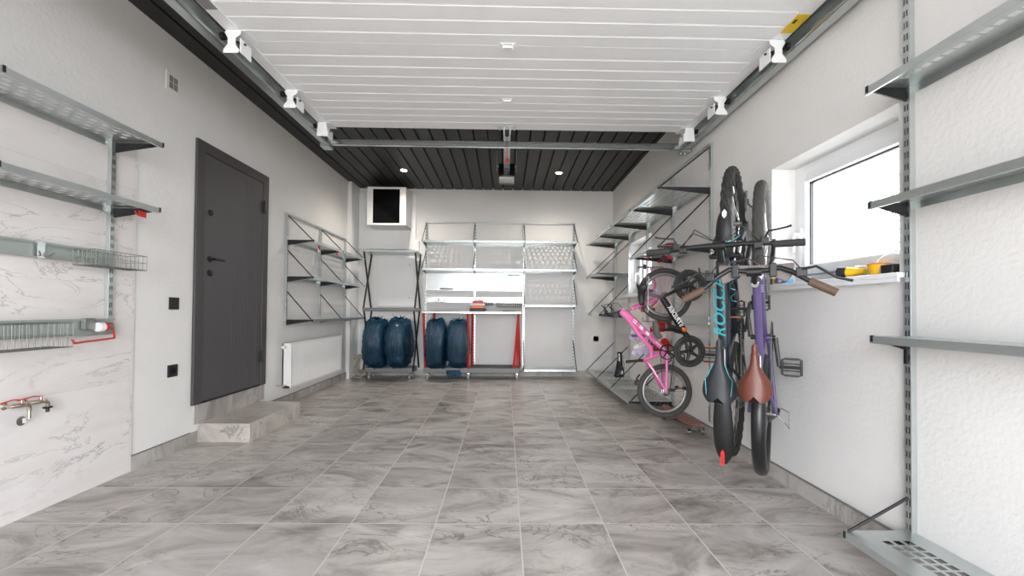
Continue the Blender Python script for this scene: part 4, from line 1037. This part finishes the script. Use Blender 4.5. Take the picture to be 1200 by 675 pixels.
# --- kids' pink bike, seen side-on, perpendicular to the wall
U = Vector((-1.0, .06, 0)).normalized()
R3 = .24
pk = empty('kids_bike', M=hang((1.66, 3.72), .335)); tag(pk, 'pink kids bike hanging upright by its front wheel, chainring towards the room', 'bicycle')
grey_t = rubber_kid
wheel(pk, (0, 0, R3), R3, .024, 20, 0, rimm=steel, tyrem=grey_t, rimh=.016); wheel(pk, (.855, 0, R3), R3, .024, 20, 0, rimm=steel, tyrem=grey_t, rimh=.016)
bb = (.35, 0, R3-.01); hd = (.64, 0, .56); hd2 = (.70, 0, .60); sj = (.27, 0, .43)
fr = MB().tube([bb, lerp(bb, hd2, .5), hd2], [.024, .028, .032], 12).tube([hd, (.50, 0, .47), (.38, 0, .36), (.30, 0, .355)], [.022, .02, .02, .02], 12).tube([bb, (.30, 0, .35), sj], .017, 12).tube([(.63, 0, .55), (.71, 0, .63)], .030, 14)
for s in (-1, 1):
    fr.tube([(bb[0]-.01, s*.03, bb[2]), (0, s*.055, R3)], .012, 8).tube([(sj[0]-.01, s*.015, sj[2]-.03), (.2, s*.05, .36), (0, s*.055, R3)], .012, 8)
fr.build('frame', pink, pk, smooth=True)
fk = MB()
for s in (-1, 1): fk.tube([(.855, s*.052, R3), (.80, s*.052, .36), (.73, s*.045, .53)], [.012, .014, .016], 8)
fk.tube([(.73, -.05, .53), (.73, .05, .53)], .016, 8); fk.build('fork', pink, pk, smooth=True)
MB().tube([(.70, 0, .63), (.675, 0, .70)], .016, 10).cyl((.68, -.03, .70), (.68, .03, .70), .022, 10).build('stem', black, pk, smooth=True)
MB().tube([(.67, .26, .72), (.685, .15, .735), (.68, .06, .70), (.68, -.06, .70), (.685, -.15, .735), (.67, -.26, .72)], .011, 10).build('handlebar', black, pk, smooth=True)
for s in (-1, 1):
    MB().tube([(.672, s*.18, .72), (.668, s*.28, .72)], .017, 12).build('grip', blackp, pk, smooth=True); lever(pk, s*.16, .69, .73, s, .07)
    MB().tube([(.70, s*.16, .73), (.76, s*.1, .76), (.78, 0, .66), (.72, 0, .6)], .003, 6).build('cable', blackp, pk, smooth=True)
saddle(pk, .14, .34, .635, .065, gloss_black)
MB().tube([sj, (.25, 0, .60)], .0125, 10).build('seat_post', black, pk, smooth=True)
MB().box(.255, .28, -.02, .02, .43, .455).build('seat_clamp', black, pk, bev=.004)
crankset(pk, bb, .11, (-.5, -.86), .065, teeth=False, refl=None)
chain(pk, bb, (0, R3), .06, .03, blackp); cassette(pk, (0, R3), .035); derailleur(pk, (.02, R3-.03))
MB().box(.05, .09, -.02, .02, R3*2+.0, R3*2+.02).build('brake_bridge', black, pk)
MB().tube([(.06, 0, R3+.21), (.1, .03, R3+.24), (.14, .0, R3+.22)], .008, 6).build('brake_caliper', black, pk)
d = (Vector(hd2)-Vector(bb)).normalized()
mb = MB(); sd = Vector((d.z, 0, -d.x))
for k in range(3):
    c = Vector(lerp(bb, hd2, .75-.15*k))+Vector((0, -.0285, 0)); mb.prism([(-.022, -.012), (.018, -.014), (.024, .012), (-.014, .014)], .003, c, d, sd)
mb.build('frame_marking', white_decal, pk)
MB().tube([Vector(lerp(bb, hd2, .05))+Vector((0, -.026, .0)), Vector(lerp(bb, hd2, .25))+Vector((0, -.027, 0))], .004, 5).build('frame_stripe', white_decal, pk)

# --- balance bike
U = Vector((-1.0, .0, 0)).normalized()
bbk = empty('balance_bike', M=hang((1.672, 3.50), 1.26)); tag(bbk, 'small black balance bike with solid five-spoke wheels hung upside down beside the pink bike', 'bicycle')
# local x: up; front wheel is the lower one
RB = .133
def mag_wheel(r, x):
    o = MB().ring((x, 0, RB), (0, 1, 0), RB-.045, .012, 40, 8, flat=1.1).build('wheel', mat('charcoal_wheel', (52, 52, 54), .5), r, smooth=True)
    MB().ring((x, 0, RB), (0, 1, 0), RB-.019, .019, 48, 10).build('tyre', mat('foam_tyre', (66, 65, 65), .85), o, smooth=True)
    mb = MB()
    for k in range(5):
        t = 2*PI*k/5+.4; mb.tube([(x, 0, RB), (x+(RB-.045)*math.cos(t), 0, RB+(RB-.045)*math.sin(t))], [.022, .012], 8, flat=.8)
    mb.cyl((x, -.03, RB), (x, .03, RB), .02, 14).build('wheel_spokes', MATS['charcoal_wheel'], o, smooth=True)
mag_wheel(bbk, 0); mag_wheel(bbk, -.55)
FX = -.55
A_ = (-.11, 0, .36); Bp = (-.385, 0, .16+.02)
beam = MB().tube([A_, Bp], [.026, .030], 12)
for s in (-1, 1): beam.tube([(-.10, s*.012, .36), (-.03, s*.045, .22), (0, s*.045, RB)], .010, 8)
beam.tube([(-.36, 0, .30), (-.39, 0, .13)], .0, 4) if False else None
beam.build('frame', black, bbk, smooth=True)
fk = MB().tube([(-.375, 0, .26), (-.395, 0, .175)], .020, 10)
for s in (-1, 1): fk.tube([(-.385, s*.02, .18), (-.42, s*.045, .155), (FX, s*.045, RB)], .011, 8)
fk.build('fork', black, bbk, smooth=True)
MB().tube([(-.375, 0, .26), (-.37, 0, .36)], .012, 8).build('stem', black, bbk, smooth=True)
MB().tube([(-.33, .17, .37), (-.37, .05, .36), (-.37, -.05, .36), (-.35, -.17, .33)], .010, 8).build('handlebar', black, bbk, smooth=True)
MB().tube([(-.335, -.12, .36), (-.36, -.20, .27)], .016, 10).build('grip', blackp, bbk, smooth=True)
MB().tube([(-.356, -.195, .275), (-.366, -.215, .255)], .0165, 10).build('grip_end', orange, bbk, smooth=True)
mb = MB(); mb.tube([(-.30, 0, .43), (-.34, 0, .415), (-.40, 0, .41), (-.44, 0, .38)], [.02, .034, .036, .028], 12, flat=.8); mb.build('handlebar_pad', mat('grey_pad', (98, 96, 92), .7), bbk, smooth=True)
MB().tube([(-.10, 0, .36), (-.07, 0, .50)], .013, 8).build('seat_post', steel, bbk, smooth=True)
saddle(bbk, -.02+.04, -.02-.15, .53, .055, blackp)
d = (Vector(Bp)-Vector(A_)).normalized()
text('STRIDER', .052, frame3(-d, Vector((-d.z, 0, d.x)), Vector(lerp(A_, Bp, .55))+Vector((0, -.030, 0))), white_decal, bbk, 'frame_lettering', .0015, .15, 1.02, .0015)

# wall hooks carrying the bikes
def wall_hook(x, y, z, label, ln=.10):
    r = empty('bike_hook', (XR, y, z)); tag(r, label, 'hook', 'bike hooks on the right wall')
    MB().box(-.008, 0, -.03, .03, -.08, .06).build('wall_plate', steel, r, bev=.002)
    MB().tube([(-.006, 0, .03), (-ln, 0, .03), (-ln-.02, 0, .05), (-ln-.022, 0, .08)], .006, 8).build('prong', black, r, smooth=True)
wall_hook(XR, 2.96, 1.84, 'wall hook behind the front wheel of the black mountain bike')
wall_hook(XR, 2.72, 1.70, 'wall hook behind the front wheel of the purple bike')
wall_hook(XR, 3.75, 1.34, 'wall hook holding the front wheel of the pink kids bike', .07)
wall_hook(XR, 3.52, 1.33, 'wall hook holding the upper wheel of the balance bike', .05)

# --- roller skates and scooter behind
def skate(loc, rz, boot_m, sole_m, label):
    r = empty('roller_skate', loc, rz); tag(r, label, 'roller skate', 'roller skates hanging behind the pink bike'); r.scale = (.85, .8, .8)
    mb = MB(); sec = [(-.10, .035, .0, .15), (-.06, .042, .0, .17), (-.02, .042, .0, .16), (.03, .04, .0, .09), (.08, .038, .0, .065), (.12, .025, .0, .045)]
    NR = 14
    for (x, w_, z0, z1) in sec:
        for k in range(NR): t = 2*PI*k/NR; mb.v.append(Vector((x, w_*math.cos(t), (z0+z1)/2+(z1-z0)/2*math.sin(t))))
    for i in range(len(sec)-1):
        for k in range(NR): l = (k+1) % NR; mb.f.append([i*NR+k, i*NR+l, (i+1)*NR+l, (i+1)*NR+k])
    mb.f.append([k for k in range(NR)][::-1]); mb.f.append([(len(sec)-1)*NR+k for k in range(NR)])
    mb.build('boot', boot_m, r, smooth=True)
    MB().box(-.11, .12, -.012, .012, -.035, .006).build('frame', sole_m, r, bev=.004)
    mb = MB()
    for i in range(4): mb.lathe([(.012, -.012), (.030, -.009), (.034, 0), (.030, .009), (.012, .012)], (-.10+i*.07, 0, -.045), (0, 1, 0), 18)
    mb.build('skate_wheels', white_decal if boot_m is red_pl else lilac, r, smooth=True)
    for i in range(3): MB().tube([(.0+i*.03, -.043, .07-.012*i), (.01+i*.03, 0, .13-.022*i), (.0+i*.03, .043, .07-.012*i)], .006, 5).build('lace_strap', sole_m, r)
def skm(x, y, z, a): return (x, y, z)
sk = [((1.38, 4.18, .66), 'white roller skate with lilac edges, lowest of the group behind the pink frame', white_decal, lilac),
      ((1.40, 4.33, .80), 'white and lilac roller skate above its twin behind the pink frame', white_decal, mat('violet_plastic', (120, 90, 160), .4)),
      ((1.60, 4.33, .63), 'red and white roller skate, low beside the white pair', red_pl, white_decal),
      ((1.60, 4.45, .82), 'red roller skate, upper one beside the black pad of the balance bike', red_pl, carton)]
for i, (p, lb, bm, sm_) in enumerate(sk):
    skate(p, PI, bm, sm_, lb)
r = empty('skate_hanger', (XR, 4.30, .93)); tag(r, 'steel rail bracket on the right wall that carries the roller skates', 'hanger')
MB().box(-.006, 0, -.12, .12, -.02, .02).build('rail', steel, r); MB().tube([(-.006, 0, 0), (-.30, -.05, .01), (-.31, -.05, .05)], .005, 6).build('arm', steel, r)
# pink kick scooter hanging under window 2
r = empty('kick_scooter', (1.56, 4.62, .95)); tag(r, 'pink and silver kick scooter seen through the wheel of the pink kids bike', 'scooter')
MB().box(-.05, .05, -.20, .20, .30, .32).build('deck', pink_d, r, bev=.006)
MB().tube([(0, -.20, .32), (0, -.26, .36), (-.05, -.26, .55)], .013, 10).build('steering_tube', pink, r, smooth=True)
MB().tube([(-.19, -.26, .55), (.08, -.26, .55)], .010, 8).build('handlebar', mat('scooter_silver', (180, 180, 184), .3, .8), r, smooth=True)
for p in ((0, -.28, .28), (0, .24, .28)): MB().lathe([(.02, -.012), (.048, -.012), (.052, 0), (.048, .012), (.02, .012)], p, (1, 0, 0), 20).build('wheel', lilac, r, smooth=True)
for s in (-1, 1): MB().tube([(s*.03, -.18, .30), (s*.09, -.05, .20), (s*.05, .1, .12)], .012, 8).build('fold_arm', pink, r, smooth=True)
MB().box(-.06, .06, -.1, .04, .08, .13).build('brake_box', red_pl, r, bev=.01)
# red helmet on second shelf
r = empty('bike_helmet', (1.52, 3.86, 1.592)); tag(r, 'dark red bike helmet with straps on the shelf above the pink bike', 'helmet')
mb = MB(); NR = 20
for i in range(9):
    ph = i/8*PI/2
    for k in range(NR): t = 2*PI*k/NR; mb.v.append(Vector((math.cos(t)*.10*math.cos(ph), math.sin(t)*.075*math.cos(ph), .006+.075*math.sin(ph)+(.008 if k % 4 < 2 else 0)*math.cos(ph))))
for i in range(8):
    for k in range(NR): l = (k+1) % NR; mb.f.append([i*NR+k, i*NR+l, (i+1)*NR+l, (i+1)*NR+k])
mb.build('shell', mat('dark_red_shell', (150, 24, 48), .3), r, smooth=True)
MB().ring((0, 0, .012), (0, 0, 1), .09, .012, 28, 6, flat=.8).build('foam_liner', blackp, r, smooth=True)
r = empty('red_strap', (1.25, 3.62, 1.555)); tag(r, 'tangled dark red straps hanging from the edge of the shelf above the pink bike', 'strap')
MB().tube([(.02, 0, .0), (-.02, 0, -.06), (-.05, 0, -.11), (-.045, .01, -.13)], .009, 6, flat=.4).tube([(.16, 0, 0), (.14, 0, -.08), (.07, 0, -.09), (.12, .02, -.03), (.2, .0, -.06)], .010, 6, flat=.4).build('webbing', mat('dark_red_webbing', (170, 30, 50), .7), r)
for q in ((-.06, -.035, -.008, .012, -.15, -.11), (.10, .13, -.01, .01, -.085, -.03)): MB().box(*q).build('buckle', blackp, r, bev=.003)
# skateboard leaning low at the wall
r = empty('skateboard', (1.60, 3.80, .028), math.radians(92)); tag(r, 'red-brown skateboard with metal truck lying on the floor below the pink bike', 'skateboard')
mb = MB(); n = 20; prof_ = []
for i in range(n+1):
    s = i/n; wv = .065*min(1, (math.sin(PI*min(max(s*1.0, .02), .98)))**.35); mb.v += [Vector((-.38+.76*s, -wv, .062+.05*max(0, abs(s-.5)-.36)*3)), Vector((-.38+.76*s, wv, .062+.05*max(0, abs(s-.5)-.36)*3))]
for i in range(n): mb.f.append([2*i, 2*i+1, 2*i+3, 2*i+2])
mb.build('deck', wood_red, r, solid=.010)
for x in (-.25, .25):
    t = MB().box(x-.03, x+.03, -.02, .02, .045, .058).cyl((x, -.055, .028), (x, .055, .028), .007, 10).box(x-.012, x+.012, -.03, .03, .02, .048).build('truck', steel, r)
    for s in (-1, 1): MB().cyl((x, s*.045, 0), (x, s*.075, 0), .027, 18).build('wheel', chrome, t, loc=(0, 0, .0), smooth=True)

# ------------------------------------------------------------------ outside
r = empty('garden_tree', (6.6, 6.9, 0)); tag(r, 'pale green tree seen bright outside the right window', 'tree')
mb = MB(); rn = random.Random(9)
for i in range(1800):
    c = Vector((rn.gauss(0, .5), rn.gauss(0, .5), 2.5+rn.gauss(0, .45)))
    if c.z < .6: continue
    a = Vector((rn.uniform(-1, 1), rn.uniform(-1, 1), rn.uniform(-1, 1))).normalized()*.045; b = a.orthogonal().normalized()*.022
    mb.f.append([len(mb.v)+k for k in range(4)]); mb.v += [c-a, c+b, c+a, c-b]
mb.build('foliage', leafm, r); MB().tube([(0, 0, -.1), (.03, 0, .8), (0, .02, 2.5)], [.06, .05, .02], 8).build('trunk', barkm, r, smooth=True)
struct(MB().box(XR+.45, 14, YF-1, 14, -.14, -.04).build('gravel_yard', mat('gravel_ground', (140, 138, 130), .9, var=.2)))
